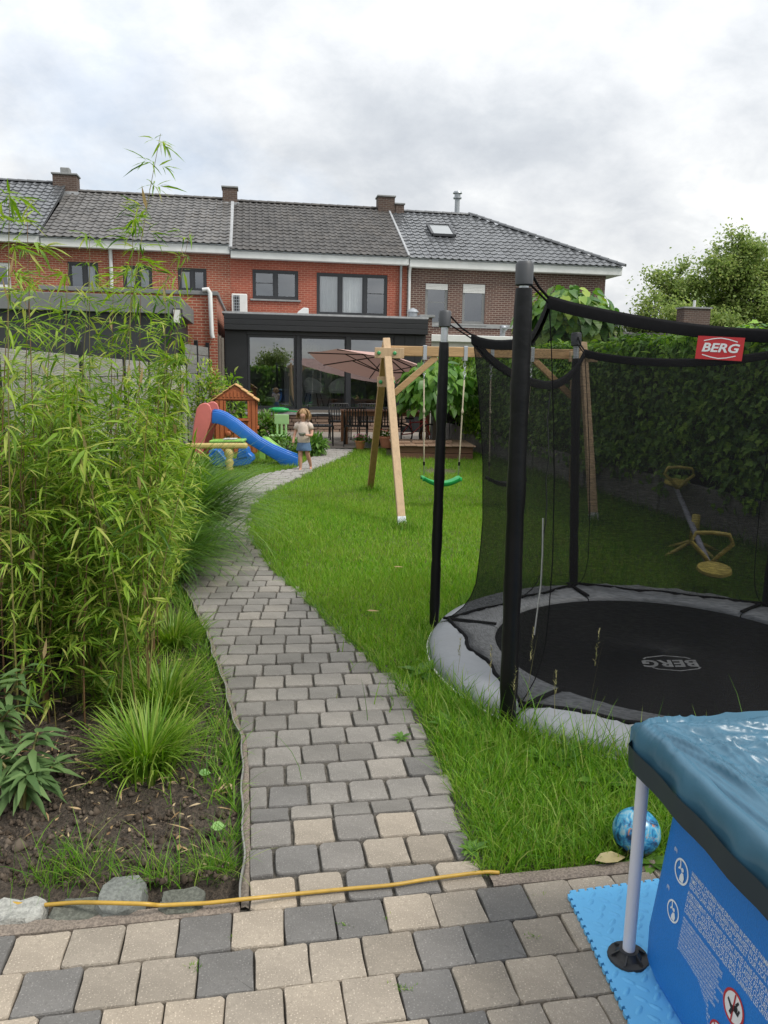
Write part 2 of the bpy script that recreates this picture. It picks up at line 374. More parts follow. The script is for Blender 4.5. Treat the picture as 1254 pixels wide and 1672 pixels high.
def put_paver(parent, kind, x, y, z, rz, sx=1.0, sy=1.0):
    o = bpy.data.objects.new('paver', rnd.choice((PVT if parent.name.startswith('paved') else PV)[kind])); COL.objects.link(o); o.parent = parent
    o.location = (x, y, z+rnd.uniform(-.003, .003)); o.rotation_euler = (rnd.gauss(0, .006), rnd.gauss(0, .006), rz+rnd.gauss(0, .008)+rnd.choice((0, math.pi))); o.scale = (sx, sy, 1)
    return o
PZ = .024
# terrace near the camera
tb = MB(); tb.add([TF.pt(-4, .005, .004), TF.pt(-4, 4.5, .004), TF.pt(5, 4.5, .004), TF.pt(5, .005, .004)], [(0, 1, 2, 3)])
terrace = tag(tb.build('paved_terrace', m_joint), 'terrace of beige and charcoal cobble pavers', kind='structure')
def snap(px, py): p = G(px, py, PZ)-TF.o; return p.dot(TF.e)
TROWS = [('D', snap(465, 1530), 'bbbbbd', 'ddbbdbbbbdbb', 1), ('E', snap(415, 1590), 'bbbbdbbd', 'bbbddbbbdbb', 0), ('F', snap(465, 1650), 'bdbbdbbb', 'bbdbbbdbbb', 0), ('G', snap(400, 1700), 'bbdbbdb', 'dbbdbbbbb', 0)]
TROWS[0] = ('D', snap(465, 1530), 'bbdbbbdb', 'ddbbdbbbbdb', 0)
for j, (nm, s0, lf, rt, _) in enumerate(TROWS):
    v = (j+.5)*.1495
    for i, k in enumerate(reversed(lf)): p = TF.pt(s0-(i+.5)*.1495, v, PZ); put_paver(terrace, k, p.x, p.y, PZ, TA)
    for i, k in enumerate(rt): p = TF.pt(s0+(i+.5)*.1495, v, PZ); put_paver(terrace, k, p.x, p.y, PZ, TA)
for j in range(4, 9):                                              # towards and under the camera's feet
    for i in range(-9, 10): p = TF.pt((i+.5*(j % 2))*.1495, (j+.5)*.1495, PZ); put_paver(terrace, rnd.choice('bbd'), p.x, p.y, PZ, TA)
# path
ys = np.linspace(1.98, PATH_END, 90); pbm = MB()
pbm.sheet([[(xl(y)-.01, max(y, yT(xl(y))), .007), ((xl(y)+xr(y))/2, max(y, yT((xl(y)+xr(y))/2)), .007), (xr(y)+.06, max(y, yT(xr(y)+.06)), .007)] for y in ys])
path = tag(pbm.build('garden_path', m_joint), 'winding path of grey cobble pavers', kind='structure')
far = []; cnt = 0; STEP = .1505; k = 0
xc0 = float((xl(2.1)+xr(2.1))/2); yc = yT(xc0)
FIX = {0: [('b', 1), ('b', 1), ('d', 1), ('d', 1), ('b', 1)], 1: [('d', .55), ('d', 1), ('d', 1), ('b', 1), ('b', 1), ('d', .5)], 2: [('d', 1), ('b', 1), ('d', 1), ('b', 1), ('g', 1)]}
rowi = 0
while yc < PATH_END-.1:
    thin = rowi == 3
    hh = .55 if thin else 1.0
    al = TA*max(0, 1-(yc-2.1)/6.0); st = STEP*hh/math.cos(al); ym = yc+st/2; xc = float((xl(ym)+xr(ym))/2)
    e = Vector((math.cos(al), math.sin(al), 0))
    lo = float(xl(ym+(xl(ym)-xc)*math.tan(al)))+.012; hi = float(xr(ym+(xr(ym)-xc)*math.tan(al)))+rnd.uniform(-.03, .03)
    slo, shi = (lo-xc)/e.x, (hi-xc)/e.x
    items = []
    if rowi in FIX:
        s = slo
        for kd, f in FIX[rowi]: items.append((kd, s, s+.1495*f)); s += .1495*f
    else:
        s = slo+(.0 if rowi % 2 else -.075)+rnd.uniform(-.02, .02); s0 = slo
        while s0 < shi-.035:
            s1 = s+.1495+rnd.gauss(.003, .006)
            if s1 > shi+.03: s1 = shi+rnd.uniform(-.02, .03)
            if s1-s0 > .03: items.append(('g' if (rowi > 7 or rnd.random() < .5+rowi*.07) else 'd', s0, s1))
            s0 = s = s1
    for kd, a, b in items:
        p = Vector((xc, ym, 0))+e*((a+b)/2)
        if cnt < 300:
            put_paver(path, kd, p.x, p.y, PZ-.003, al+rnd.gauss(0, .014), (b-a-.006-abs(rnd.gauss(0, .003)))/.1435, hh*rnd.uniform(.955, .99)); cnt += 1
        else: far.append((kd, p.x, p.y, al, (b-a-.004)/.1455))
    yc += st; rowi += 1
mbf = MB()
for kd, x, y, al, sx in far:
    me = rnd.choice(PV['g']); ca, sa = math.cos(al), math.sin(al); dz = PZ+rnd.uniform(-.004, .004)
    mbf.add([(x+v.co.x*sx*ca-v.co.y*sa, y+v.co.x*sx*sa+v.co.y*ca, v.co.z+dz) for v in me.vertices], [tuple(p.vertices) for p in me.polygons])
m_pfar = pm('paver_grey_far', (.28, .265, .245), .9, .25, 5, .002, fine=(60, .25)); mbf.build('pavers', m_pfar, path, kind='stuff', fix=False)
# kerbs between terrace and beds, plastic edging along the path
for nm, a, b in (('kerb', -3.2, -.005), ('kerb', snap(812, 1457), 1.6)):
    mb = MB(); n = 30; rows = []
    for i in range(n+1):
        u = a+(b-a)*i/n; j = .008*mnoise.noise(Vector((u*9, 0, 3))); rows.append([TF.pt(u, -.004, -.03), TF.pt(u, -.004, .02), TF.pt(u, -.012, .026), TF.pt(u, -.052+j, .024+j*.4), TF.pt(u, -.062+j, -.03)])
    mb.sheet(rows); tag(mb.build(nm, m_kerb, smooth=40), kind='structure')
mb = MB(); rows, rows2 = [], []
for y in np.linspace(float(Ly[0])+.02, 6.4, 110):
    x = float(xl(y)); wv = .006*math.sin(y*9)+.004*math.sin(y*23); z = .034+.006*math.sin(y*5)
    rows.append([(x-.012+wv, y, -.03), (x-.012+wv, y, z+.012), (x-.006+wv, y, z+.012), (x-.006+wv, y, z-.006)])
    rows2.append([(x-.006+wv, y, z-.01), (x+.004, y, z-.006), (x+.016+wv*.5, y, z-.012), (x+.016+wv*.5, y, -.01)])
mb.sheet(rows); ed = T('lawn_edging', 'thin grey edging strip along the left side of the path', 'edging', (float(xl(2.2)), 2.2, 0))
mb.build('edging_strip', m_edge, ed, smooth=40); mb = MB(); mb.sheet(rows2); mb.build('mortar_bead', m_kerb, ed, smooth=True)

# ================================================================== GRASS
g1, g2, g3 = (.105, .245, .022), (.175, .360, .032), (.27, .445, .055)
m_grass = leafmat('grass', [sc3(g1, .8), g1, g2, g2, g3, (.30, .30, .09)], .5, .4, .25, (.7, (.27, .34, .06), .30))
m_tall = leafmat('tall_grass', [(.05, .14, .014), (.095, .225, .02), (.16, .31, .03), (.29, .34, .09)], .5, .35, .25)
def lawnpts(y0, y1, dens, side='right'):
    xa, xb = (-2.7, 3.7) if side == 'right' else (-4.0, -1.0); n = int((xb-xa)*(y1-y0)*dens)
    p = np.stack([rng.uniform(xa, xb, n), rng.uniform(y0, y1, n), np.zeros(n)], 1); x, y = p[:, 0], p[:, 1]
    if side == 'right':
        ok = (x > xr(y)+rng.normal(.0, .02, n)) & (x < xh(y)-.02) & (y > yT(x)+.07) & (np.hypot(x-TC.x, y-TC.y) > TRR-.06)
        wq = G(718, 770); ok &= (((x-wq.x)/.42)**2+((y-wq.y)/.55)**2 > rng.uniform(.2, 1.2, n)); ok &= ~((x > 0.02) & (x < 1.75) & (y > 15.0)) & (np.abs(x) < y*.53+.25)
    else: ok = (x < xl(y)+rng.normal(0, .02, n)-.02) & (x > -3.95) & (y > 8.9)
    patch = np.array([mnoise.noise(Vector((a*.9, b*.9, 0))) for a, b in p[:, :2]]) if n < 4e5 else np.zeros(n)
    return p[ok], patch[ok]
parts = []
for y0, y1, dens, sg, wd, ln, side in ((2.1, 3.6, 15000, 3, .0042, .066, 'right'), (3.6, 6, 12000, 2, .0048, .050, 'right'), (6, 9.5, 7000, 2, .006, .044, 'right'), (9.5, 13, 3800, 1, .008, .05, 'right'), (13, 17.0, 2400, 1, .011, .055, 'right'), (9, 13, 4200, 1, .008, .055, 'left'), (13, 17.2, 2400, 1, .011, .06, 'left')):
    p, pt = lawnpts(y0, y1, dens, side); n = len(p)
    L = rng.gamma(6, ln/6, n)*(1+.35*pt); parts.append(blades(p, rng.uniform(0, 6.283, n), L, rng.uniform(.7, 1.25, n)*wd, np.abs(rng.normal(.25, .25, n)), np.abs(rng.normal(.6, .45, n)), sg, rng.uniform(0, 3.1, n)))
v, t = joinnp(parts); print('lawn tris', len(t))
tag(np_mesh('lawn_grass', v, t, m_grass), 'short mown lawn grass', 'grass', kind='stuff')
# longer grass round the trampoline, along the kerb and the hedge foot
def ringpts(n):
    a = rng.uniform(-math.pi, math.pi, n); r = TRR+rng.exponential(.09, n)-.03
    p = np.stack([TC.x+r*np.cos(a), TC.y+r*np.sin(a), np.zeros(n)], 1); ok = (p[:, 1] > yT(p[:, 0])+.1) & (p[:, 0] < 3.2); return p[ok]
parts = []; p = ringpts(11000); n = len(p); near = np.clip((3.9-p[:, 1])/1.5, 0, 1)
parts.append(blades(p, rng.uniform(0, 6.283, n), rng.gamma(5, .024, n)*(.7+.8*near), rng.uniform(.003, .0065, n), np.abs(rng.normal(.2, .2, n)), np.abs(rng.normal(.8, .5, n)), 4, rng.uniform(0, 3.1, n)))
n = 9000; p = np.stack([rng.uniform(.2, 1.25, n), rng.uniform(2.2, 3.3, n), np.zeros(n)], 1); ok = (p[:, 1] > yT(p[:, 0])+.08) & (p[:, 0] > xr(p[:, 1])+.03) & (np.hypot(p[:, 0]-TC.x, p[:, 1]-TC.y) > TRR-.03); p = p[ok]; n = len(p)
parts.append(blades(p, rng.uniform(0, 6.283, n), rng.gamma(5, .018, n), rng.uniform(.003, .006, n), np.abs(rng.normal(.3, .25, n)), np.abs(rng.normal(.9, .5, n)), 4, rng.uniform(0, 3.1, n)))
n = 2600; yy = rng.uniform(2.2, 6.5, n); p = np.stack([xr(yy)+rng.exponential(.03, n)-.015, yy, np.full(n, .0)], 1); p = p[p[:, 1] > yT(p[:, 0])+.07]; n = len(p)
parts.append(blades(p, rng.normal(math.pi, 1.2, n), rng.gamma(5, .014, n), rng.uniform(.003, .005, n), np.abs(rng.normal(.5, .3, n)), np.abs(rng.normal(.9, .5, n)), 3, rng.uniform(0, 3.1, n)))
n = 5000; yy = rng.uniform(6, 15, n); p = np.stack([xh(yy)-rng.exponential(.08, n), yy, np.zeros(n)], 1)
parts.append(blades(p, rng.uniform(0, 6.283, n), rng.gamma(5, .02, n), rng.uniform(.006, .01, n), np.abs(rng.normal(.2, .2, n)), np.abs(rng.normal(.6, .4, n)), 2, rng.uniform(0, 3.1, n)))
for q in ((657, 865), (604, 803), (970, 857)):
    c = G(*q); n = 350; p = np.stack([c.x+rng.normal(0, .09, n), c.y+rng.normal(0, .09, n), np.zeros(n)], 1)
    parts.append(blades(p, rng.uniform(0, 6.283, n), rng.gamma(5, .022, n), rng.uniform(.006, .009, n), np.abs(rng.normal(.2, .2, n)), np.abs(rng.normal(.7, .4, n)), 2, rng.uniform(0, 3.1, n)))
v, t = joinnp(parts); tag(np_mesh('long_grass', v, t, m_tall), 'uncut longer grass round the trampoline and kerbs', 'grass', kind='stuff')
# seed stalks
m_stalk = leafmat('seed_stalk', [(.16, .17, .06), (.30, .26, .13)], .7, .2)
parts = []
for px, py, h in ((955, 1215, .55), (855, 1190, .5), (830, 1215, .36), (745, 1130, .3), (905, 1210, .33), (795, 1160, .34)):
    c = G(px, py); b = np.array([[c.x, c.y, 0.]]); hd = rng.uniform(0, 6.28, 1)
    parts.append(blades(b, hd, np.array([h]), np.array([.0035]), np.array([.03]), np.array([.15]), 4)); k = 26
    tt = np.linspace(.68, 1.0, k); bb = np.stack([c.x+.05*h*np.cos(hd[0])*tt, c.y+.05*h*np.sin(hd[0])*tt, h*tt*.985], 1)
    parts.append(blades(bb, rng.uniform(0, 6.28, k), rng.uniform(.015, .045, k)*(1.35-tt), np.full(k, .004), rng.uniform(.3, .9, k), np.full(k, .3), 2))
v, t = joinnp(parts); tag(np_mesh('grass_seed_heads', v, t, m_stalk), 'a few dry grass seed stalks beside the trampoline pad', 'grass', kind='stuff')
# broad weeds (dandelion rosettes)
m_weed = leafmat('weed_leaf', [(.05, .13, .02), (.10, .21, .03), (.14, .26, .045)], .45, .3)
WEEDS = [((690, 1105), .16, 'broadleaf weed rosette at the grass edge left of the trampoline pad'), ((905, 1250), .17, 'large weed leaves in long grass below the trampoline pad'), ((985, 1290), .15, 'weed leaves in the grass close to the pool post'), ((768, 1402), .06, 'tiny weed in the path joint beside the beige pavers'), ((1064, 1418), .10, 'green weed leaf in front of the ball'), ((735, 1195), .11, 'small weed rosette in the grass below the pale trampoline pad'), ((655, 1215), .05, 'sprig of weed growing between the path pavers')]
for q, s, lb in WEEDS:
    c = G(*q); n = 12; a = np.linspace(0, 6.28, n)+rng.uniform(0, .5, n); b = np.tile([[c.x, c.y, .03 if s < .08 else .02]], (n, 1))
    d = np.stack([np.cos(a), np.sin(a), rng.uniform(.2, .9, n)], 1); v, t = leaves(b, d, np.tile([[0, 0, 1.]], (n, 1)), rng.uniform(.6, 1.1, n)*s, rng.uniform(.25, .38, n)*s, OVAL, .35)
    o = T('weed', lb, 'weed', (c.x, c.y, 0)); np_mesh('leaves', v, t, m_weed, o)
# leaf litter and straw on the soil
m_lit = leafmat('dry_leaf', [(.20, .12, .05), (.38, .26, .13), (.46, .36, .22), (.16, .09, .04)], .7, .1)
parts = []; n = 700; yy = rng.uniform(2.2, 4.2, n); xx = xl(yy)-.05-rng.uniform(0, 1.3, n)
b = np.stack([xx, yy, np.full(n, .035)], 1); a = rng.uniform(0, 6.28, n); d = np.stack([np.cos(a), np.sin(a), rng.normal(.1, .2, n)], 1)
parts.append(leaves(b, d, np.tile([[0, 0, 1.]], (n, 1))+rng.normal(0, .4, (n, 3)), rng.gamma(4, .009, n), rng.gamma(4, .0014, n)+.002, LANCE, .2))
v, t = joinnp(parts); tag(np_mesh('leaf_litter', v, t, m_lit), 'dry bamboo leaves and straw scattered on the soil', 'litter', kind='stuff')
LV = [((325, 1280), .045, (.15, .30, .08), 'fallen pale green leaf on the bare soil'), ((345, 1370), .05, (.2, .36, .10), 'fallen light green leaf beside the path edging'), ((970, 1425), .12, (.30, .25, .12), 'curled tan leaf lying on the kerb beside the ball'), ((700, 0), 0, 0, '')]
for i, (q, s, cl, lb) in enumerate(LV[:3]):
    c = G(*q); mm = pm('fallen_leaf_%s' % 'abc'[i], cl, .6, .2, 30); v, t = leaves(np.array([[c.x, c.y, .045]]), np.array([[1, .25, .15]]), np.array([[0.1, -.4, 1.]]), np.array([s]), np.array([s*(.35 if i == 2 else .8)]), OVAL, .3)
    tag(np_mesh('fallen_leaf', v, t, mm), lb, 'leaf')
for q, s, lb in (((700, 303+0), 0, ''),): pass
for q, lb in (((598, 1010), 'tan dry bamboo leaf on the open lawn'), ((642, 936), 'small brown leaf in the lawn right of the path')):
    c = G(*q); v, t = leaves(np.array([[c.x, c.y, .055]]), np.array([[1, .05, .05]]), np.array([[0, -.3, 1.]]), np.array([.09]), np.array([.02]), LANCE, .1); tag(np_mesh('fallen_leaf', v, t, m_lit), lb, 'leaf')
n = 5200; yy = 2.12+rng.uniform(0, 1, n)**1.4*2.2; xx = xl(yy)-.03-rng.uniform(0, 1.25, n); sz = rng.gamma(2.2, .0024, n)+.0012   # crumbs of earth
oc = np.array([(1, 0, 0), (-1, 0, 0), (0, 1, 0), (0, -1, 0), (0, 0, 1), (0, 0, -1)], float); of = np.array([(0, 2, 4), (2, 1, 4), (1, 3, 4), (3, 0, 4), (2, 0, 5), (1, 2, 5), (3, 1, 5), (0, 3, 5)])
zc_ = np.array([max(.0, .012+.035*mnoise.fractal(Vector((a*3, b*3, 0)), 1, 2, 3)+.03*mnoise.fractal(Vector((a*11, b*11, 3)), .8, 2, 4)) for a, b in zip(xx, yy)])
v = (oc[None]*rng.uniform(.6, 1.4, (n, 6, 1))*sz[:, None, None]+np.stack([xx, yy, zc_+.004], 1)[:, None, :]).reshape(-1, 3); t = (of[None]+(np.arange(n)*6)[:, None, None]).reshape(-1, 3)
m_crumb = leafmat('earth_crumb', [(.05, .038, .028), (.085, .066, .05), (.13, .105, .082)], .95, 0.0, .1)
tag(np_mesh('soil_crumbs', v, t, m_crumb), 'loose crumbs of earth on the bed', 'soil', kind='stuff')
# stones in front of the bed
m_st = pm('pale_stone', (.36, .36, .33), .85, .25, 14, .01, fine=(70, .3), dirt=.4); m_st2 = pm('grey_block', (.17, .18, .165), .9, .25, 10, .006, fine=(80, .3), dirt=.5); m_st3 = pm('mossy_paver', (.11, .115, .095), .9, .3, 10, .006, fine=(90, .4))
def rock(px, py, sx, sy, sz, rz, mat, seed, lb, tilt=0):
    c = G(px, py); q = random.Random(seed); mb = MB(); o = T('edging_stone', lb, 'stone', (c.x, c.y, 0), 0, 'loose stones along the bed front')
    m = Matrix.Rotation(rz, 3, 'Z') @ Matrix.Rotation(tilt, 3, 'X'); n = 5; rows = []
    vs = []; fs = []
    for k in range(3):
        for i in range(12):
            a = 2*math.pi*i/12; ca, sa = math.cos(a), math.sin(a); p = 22; r_ = 1/(abs(ca)**p+abs(sa)**p)**(1/p); s = (1, 1, .93)[k]*q.uniform(.97, 1.02)
            vs.append(Vector(c)+m @ Vector((ca*r_*sx/2*s, sa*r_*sy/2*s, (-.03, sz*.75, sz)[k]+q.uniform(-.004, .004)*k)))
    vs.append(Vector(c)+m @ Vector((0, 0, sz*1.03)))
    for k in range(2): fs += [(12*k+i, 12*k+(i+1) % 12, 12*k+12+(i+1) % 12, 12*k+12+i) for i in range(12)]
    fs += [(24+i, 24+(i+1) % 12, 36) for i in range(12)]; mb.add(vs, fs); mb.build('block', mat, o, smooth=20); return o
rock(25, 1502, .17, .10, .034, .1, m_st, 3, 'whitish rough stone at the far left of the bed front')
rock(128, 1496, .15, .10, .03, .12, m_st3, 4, 'dark mossy block between the two pale stones')
rock(200, 1478, .135, .15, .045, .1, m_st2, 5, 'tilted pale grey block under the yellow hose', .15)
rock(298, 1484, .13, .11, .035, .12, m_st3, 6, 'flat dark block nearest the path edging')
# tufts of grass between the stones
parts = []
for px, py, s, n in ((95, 1440, .07, 170), (150, 1425, .06, 90), (300, 1440, .07, 130), (372, 1425, .045, 170), (385, 1375, .03, 60), (240, 1448, .05, 60), (398, 1330, .02, 40)):
    c = G(px, py); p = np.stack([c.x+rng.normal(0, s, n), c.y+rng.normal(0, s*.5, n), np.full(n, .01)], 1); p = p[p[:, 0] < xl(np.maximum(p[:, 1], 2.02))-.02]; n = len(p)
    parts.append(blades(p, rng.uniform(0, 6.283, n), rng.gamma(5, .024, n), rng.uniform(.002, .004, n), np.abs(rng.normal(.35, .25, n)), np.abs(rng.normal(.9, .5, n)), 4, rng.uniform(0, 3.1, n)))
for px, py in ((640, 1500), (880, 1465), (320, 1578), (665, 1615), (560, 1510), (870, 1530), (640, 1610), (380, 1530)):
    c = G(px, py, .02); n = 26; p = np.stack([c.x+rng.normal(0, .012, n), c.y+rng.normal(0, .006, n), np.full(n, .015)], 1)
    parts.append(blades(p, rng.uniform(0, 6.283, n), rng.uniform(.008, .022, n), rng.uniform(.002, .004, n), np.abs(rng.normal(.5, .3, n)), np.abs(rng.normal(.6, .5, n)), 2))
n = 3400; yy = rng.uniform(2.55, 6.0, n); p = np.stack([xl(yy)-.035-rng.exponential(.07, n), yy, np.full(n, .005)], 1); dn = np.array([mnoise.noise(Vector((b*2.1, 1.3, 4))) for b in yy]); p = p[rng.uniform(-.45, .4, n) < dn+(yy-3.4)*.25]; n = len(p)
parts.append(blades(p, rng.uniform(0, 6.283, n), rng.gamma(5, .022, n), rng.uniform(.003, .0055, n), np.abs(rng.normal(.35, .25, n)), np.abs(rng.normal(.9, .5, n)), 4, rng.uniform(0, 3.1, n)))
v, t = joinnp(parts); tag(np_mesh('edge_grass', v, t, m_tall), 'wisps of grass among the stones at the bed front', 'grass', kind='stuff')
# yellow hose
m_hose = pm('yellow_hose', (.44, .27, .04), .42, .15, 30, dirt=.25)
hp = [(6, 1474, .03), (60, 1478, .03), (120, 1474, .05), (165, 1474, .075), (235, 1476, .075), (262, 1478, .055), (310, 1476, .05), (345, 1474, .05), (400, 1468, .052), (470, 1461, .036), (560, 1452, .034), (640, 1445, .034), (690, 1437, .034), (740, 1430, .034), (792, 1424, .034), (815, 1425, .03)]
P = [G(a, b, z) for a, b, z in hp]; Q = []
for i in range(len(P)-1):
    p0, p1, p2, p3 = P[max(i-1, 0)], P[i], P[i+1], P[min(i+2, len(P)-1)]
    for s in np.linspace(0, 1, 6)[:-1]: Q.append(.5*((2*p1)+(p2-p0)*s+(2*p0-5*p1+4*p2-p3)*s*s+(-p0+3*p1-3*p2+p3)*s**3))
Q.append(P[-1]); mb = MB(); mb.tube(Q, .0062, 10); tag(mb.build('garden_hose', m_hose, smooth=True), 'thin yellow hose lying across the path', 'hose')
# ================================================================== HOUSES
GA = R(9.7)                                           # the whole plot is turned this much
o_ = V(378, 410, 26.5); HF = Frame((o_.x, o_.y), GA)
m_bl = brickmat('brick_orange', (.34, .085, .045), (.26, .065, .038), (.42, .27, .19)); m_bm = brickmat('brick_red', (.34, .080, .045), (.27, .066, .040), (.42, .19, .13)); m_br = brickmat('brick_brown', (.115, .055, .042), (.085, .042, .036), (.27, .22, .18))
m_bc = brickmat('brick_chimney', (.10, .06, .045), (.075, .048, .04), (.16, .13, .11))
def tilemat(name, col, rough, var, moss=.0):
    m, t, b = newmat(name); g = t.nodes.new('ShaderNodeNewGeometry'); c = ramp(t, g.outputs['Random Per Island'], [(0, sc3(col, 1-var)), (1, sc3(col, 1+var))])
    c = mixc(t, ramp(t, noise(t, .9, 6, .7), [(.5, (0, 0, 0)), (.75, (moss,)*3)]), c, (.16, .13, .10))
    t.links.new(c, b.inputs['Base Color']); b.inputs['Roughness'].default_value = rough; return m
m_tm = tilemat('tile_brown', (.066, .062, .059), .65, .24, .22); m_tl = tilemat('tile_greybrown', (.10, .095, .090), .45, .25, .2); m_tr = tilemat('tile_glazed', (.10, .105, .112), .22, .2, .05)
m_white = pm('white_paint', (.62, .63, .62), .5, .08, 4, dirt=.15); m_black = pm('black_alu', (.013, .014, .016), .42, .2, 5); m_frame = pm('anthracite_frame', (.022, .024, .028), .4, .15, 6)
m_zinc = pm('zinc', (.33, .35, .37), .45, .2, 6, metal=.6); m_stone = pm('bluestone', (.23, .235, .235), .8, .2, 7); m_grey = pm('grey_fascia', (.16, .165, .165), .5, .12, 3)
m_glass = glassmat('window_glass', (.80, .83, .84), 1.2, .14); m_glassb = glassmat('patio_glass', (.82, .85, .85), 1.25, .17); m_curt = pm('white_curtain', (.72, .72, .70), .9, .06, 8)
m_dark = pm('room_dark', (.06, .058, .055), .9); m_plaster = pm('plaster', (.55, .54, .52), .9, .06, 3); m_floor = pm('room_floor', (.14, .12, .10), .6, .15, 4); m_lead = pm('lead_flashing', (.33, .34, .35), .7, .25, 8); m_shut = pm('shutter', (.60, .60, .58), .5, .06, 5); m_beige = pm('beige_render', (.42, .40, .35), .8, .12, 3, dirt=.3)
def wallholes(F, u0, u1, z0, z1, holes, v=0.0, depth=.10):
    us = sorted({u0, u1, *[h[0] for h in holes], *[h[1] for h in holes]}); zs = sorted({z0, z1, *[h[2] for h in holes], *[h[3] for h in holes]}); mb = MB()
    for a, b in zip(us, us[1:]):
        for c, d in zip(zs, zs[1:]):
            if any(h[0] <= (a+b)/2 <= h[1] and h[2] <= (c+d)/2 <= h[3] for h in holes): continue
            mb.add([F.pt(a, v, c), F.pt(b, v, c), F.pt(b, v, d), F.pt(a, v, d)], [(0, 1, 2, 3)])
    for a, b, c, d in holes:
        for p, q in (((a, c), (b, c)), ((b, c), (b, d)), ((b, d), (a, d)), ((a, d), (a, c))):
            mb.add([F.pt(p[0], v, p[1]), F.pt(q[0], v, q[1]), F.pt(q[0], v-depth, q[1]), F.pt(p[0], v-depth, p[1])], [(0, 1, 2, 3)])
    return mb
def window(F, par, h, v, splits, fw=.07, mat=None, glass=None, curtain=(), bars=(), name='window', sill=True, shutter=0.0):
    a, b, c, d = h; mat = mat or m_frame; vv = v-.06; mb = MB()
    mb.fbox(F, a, b, vv-.035, vv+.035, c, c+fw); mb.fbox(F, a, b, vv-.035, vv+.035, d-fw, d); mb.fbox(F, a, a+fw, vv-.034, vv+.034, c+fw, d-fw); mb.fbox(F, b-fw, b, vv-.034, vv+.034, c+fw, d-fw)
    ss = [a+fw]+[a+(b-a)*s for s in splits]+[b-fw]
    for s in ss[1:-1]: mb.fbox(F, s-fw*.65, s+fw*.65, vv-.033, vv+.033, c+fw, d-fw)
    win = mb.build(name, mat, par, bevel=.006)
    for i in range(len(ss)-1):
        u0 = ss[i]+(fw*.65 if i else 0); u1 = ss[i+1]-(fw*.65 if i < len(ss)-2 else 0)
        sash = MB(); q = .045
        sash.fbox(F, u0, u1, vv-.02, vv+.02, c+fw, c+fw+q); sash.fbox(F, u0, u1, vv-.02, vv+.02, d-fw-q, d-fw); sash.fbox(F, u0, u0+q, vv-.019, vv+.019, c+fw+q, d-fw-q); sash.fbox(F, u1-q, u1, vv-.019, vv+.019, c+fw+q, d-fw-q)
        if i in bars: zm = c+(d-c)*.55; sash.fbox(F, u0+q, u1-q, vv-.012, vv+.012, zm-.012, zm+.012)
        sash.build('sash', mat, win); p = MB(); p.add([F.pt(u0+q, vv, c+fw+q), F.pt(u1-q, vv, c+fw+q), F.pt(u1-q, vv, d-fw-q), F.pt(u0+q, vv, d-fw-q)], [(0, 1, 2, 3)]); p.build('pane', glass or m_glass, win)
        if i in curtain:
            n = 60; cm = MB(); ex = .05; cm.sheet([[F.pt(u0-ex+(u1-u0+2*ex)*k/n, vv-.16+.025*math.sin(k*1.35+2*math.sin(k*.37)), z) for k in range(n+1)] for z in (c, d)]); cm.build('curtain', m_curt, win, smooth=True)
    if sill: s = MB(); s.fbox(F, a-.08, b+.08, v-.10, v+.07, c-.06, c-.002); s.build('sill', m_stone, win, bevel=.008)
    if shutter:
        s = MB(); n = max(3, int(shutter/.045))
        for k in range(n): z1 = d-.01-k*shutter/n; s.fbox(F, a+.015, b-.015, v-.03, v-.004, z1-shutter/n+.006, z1)
        s.build('roller_shutter', m_shut, win, bevel=.004)
    return win
def tiles(F, u0, u1, ev, ez, rv, rz, pitch, rowlen, inside=None):
    """overlapping rolled tiles from the eave (ev,ez) to the ridge (rv,rz)"""
    sl = math.hypot(rv-ev, rz-ez); nr = max(1, round(sl/rowlen)); nc = max(1, round((u1-u0)/pitch)); du = (u1-u0)/nc; mb = MB()
    dv, dz = (rv-ev)/sl, (rz-ez)/sl; nv, nz = -dz, dv
    if nz < 0: nv, nz = -nv, -nz
    prof = [(0, .010), (.12, .0), (.45, -.008), (.62, .004), (.78, .026), (.92, .024), (1.04, .006)]
    for i in range(nr):
        for j in range(nc):
            a = u0+j*du
            if inside and not inside(a+du/2, (i+.5)/nr): continue
            s0, s1 = i*sl/nr-.02, (i+1)*sl/nr+.04; jj = rnd.uniform(-.006, .006); vs = []
            for s, lift in ((s0, .034+jj), (s1, .008)):
                for x, h in prof: q = h+lift; vs.append(F.pt(a+x*du, ev+dv*s+nv*q, ez+dz*s+nz*q))
            for x, h in prof: q = h+.012+jj; vs.append(F.pt(a+x*du, ev+dv*s0+nv*q, ez+dz*s0+nz*q))
            k = len(prof); fs = [(c, c+1, k+c+1, k+c) for c in range(k-1)]+[(c+1, c, 2*k+c, 2*k+c+1) for c in range(k-1)]
            mb.add(vs, fs)
    return mb
def caps(pts, r=.11, step=.33):
    mb = MB(); a, b = Vector(pts[0]), Vector(pts[1]); L = (b-a).length; n = int(L/step); d = (b-a)/L
    sx = d.cross(Vector((0, 0, 1))).normalized(); up = sx.cross(d)
    for i in range(n):
        p0 = a+d*(i*L/n-.02); p1 = a+d*((i+1)*L/n+.02); vs = []
        for p, q in ((p0, r), (p1, r*.84)):
            for k in range(7): an = math.pi*k/6; vs.append(p+sx*q*math.cos(an)+up*(q*.8*math.sin(an)))
        mb.add(vs, [(k, k+1, 8+k, 7+k) for k in range(6)]+[tuple(range(6, -1, -1)), tuple(range(7, 14))])
    return mb
RV = -4.0
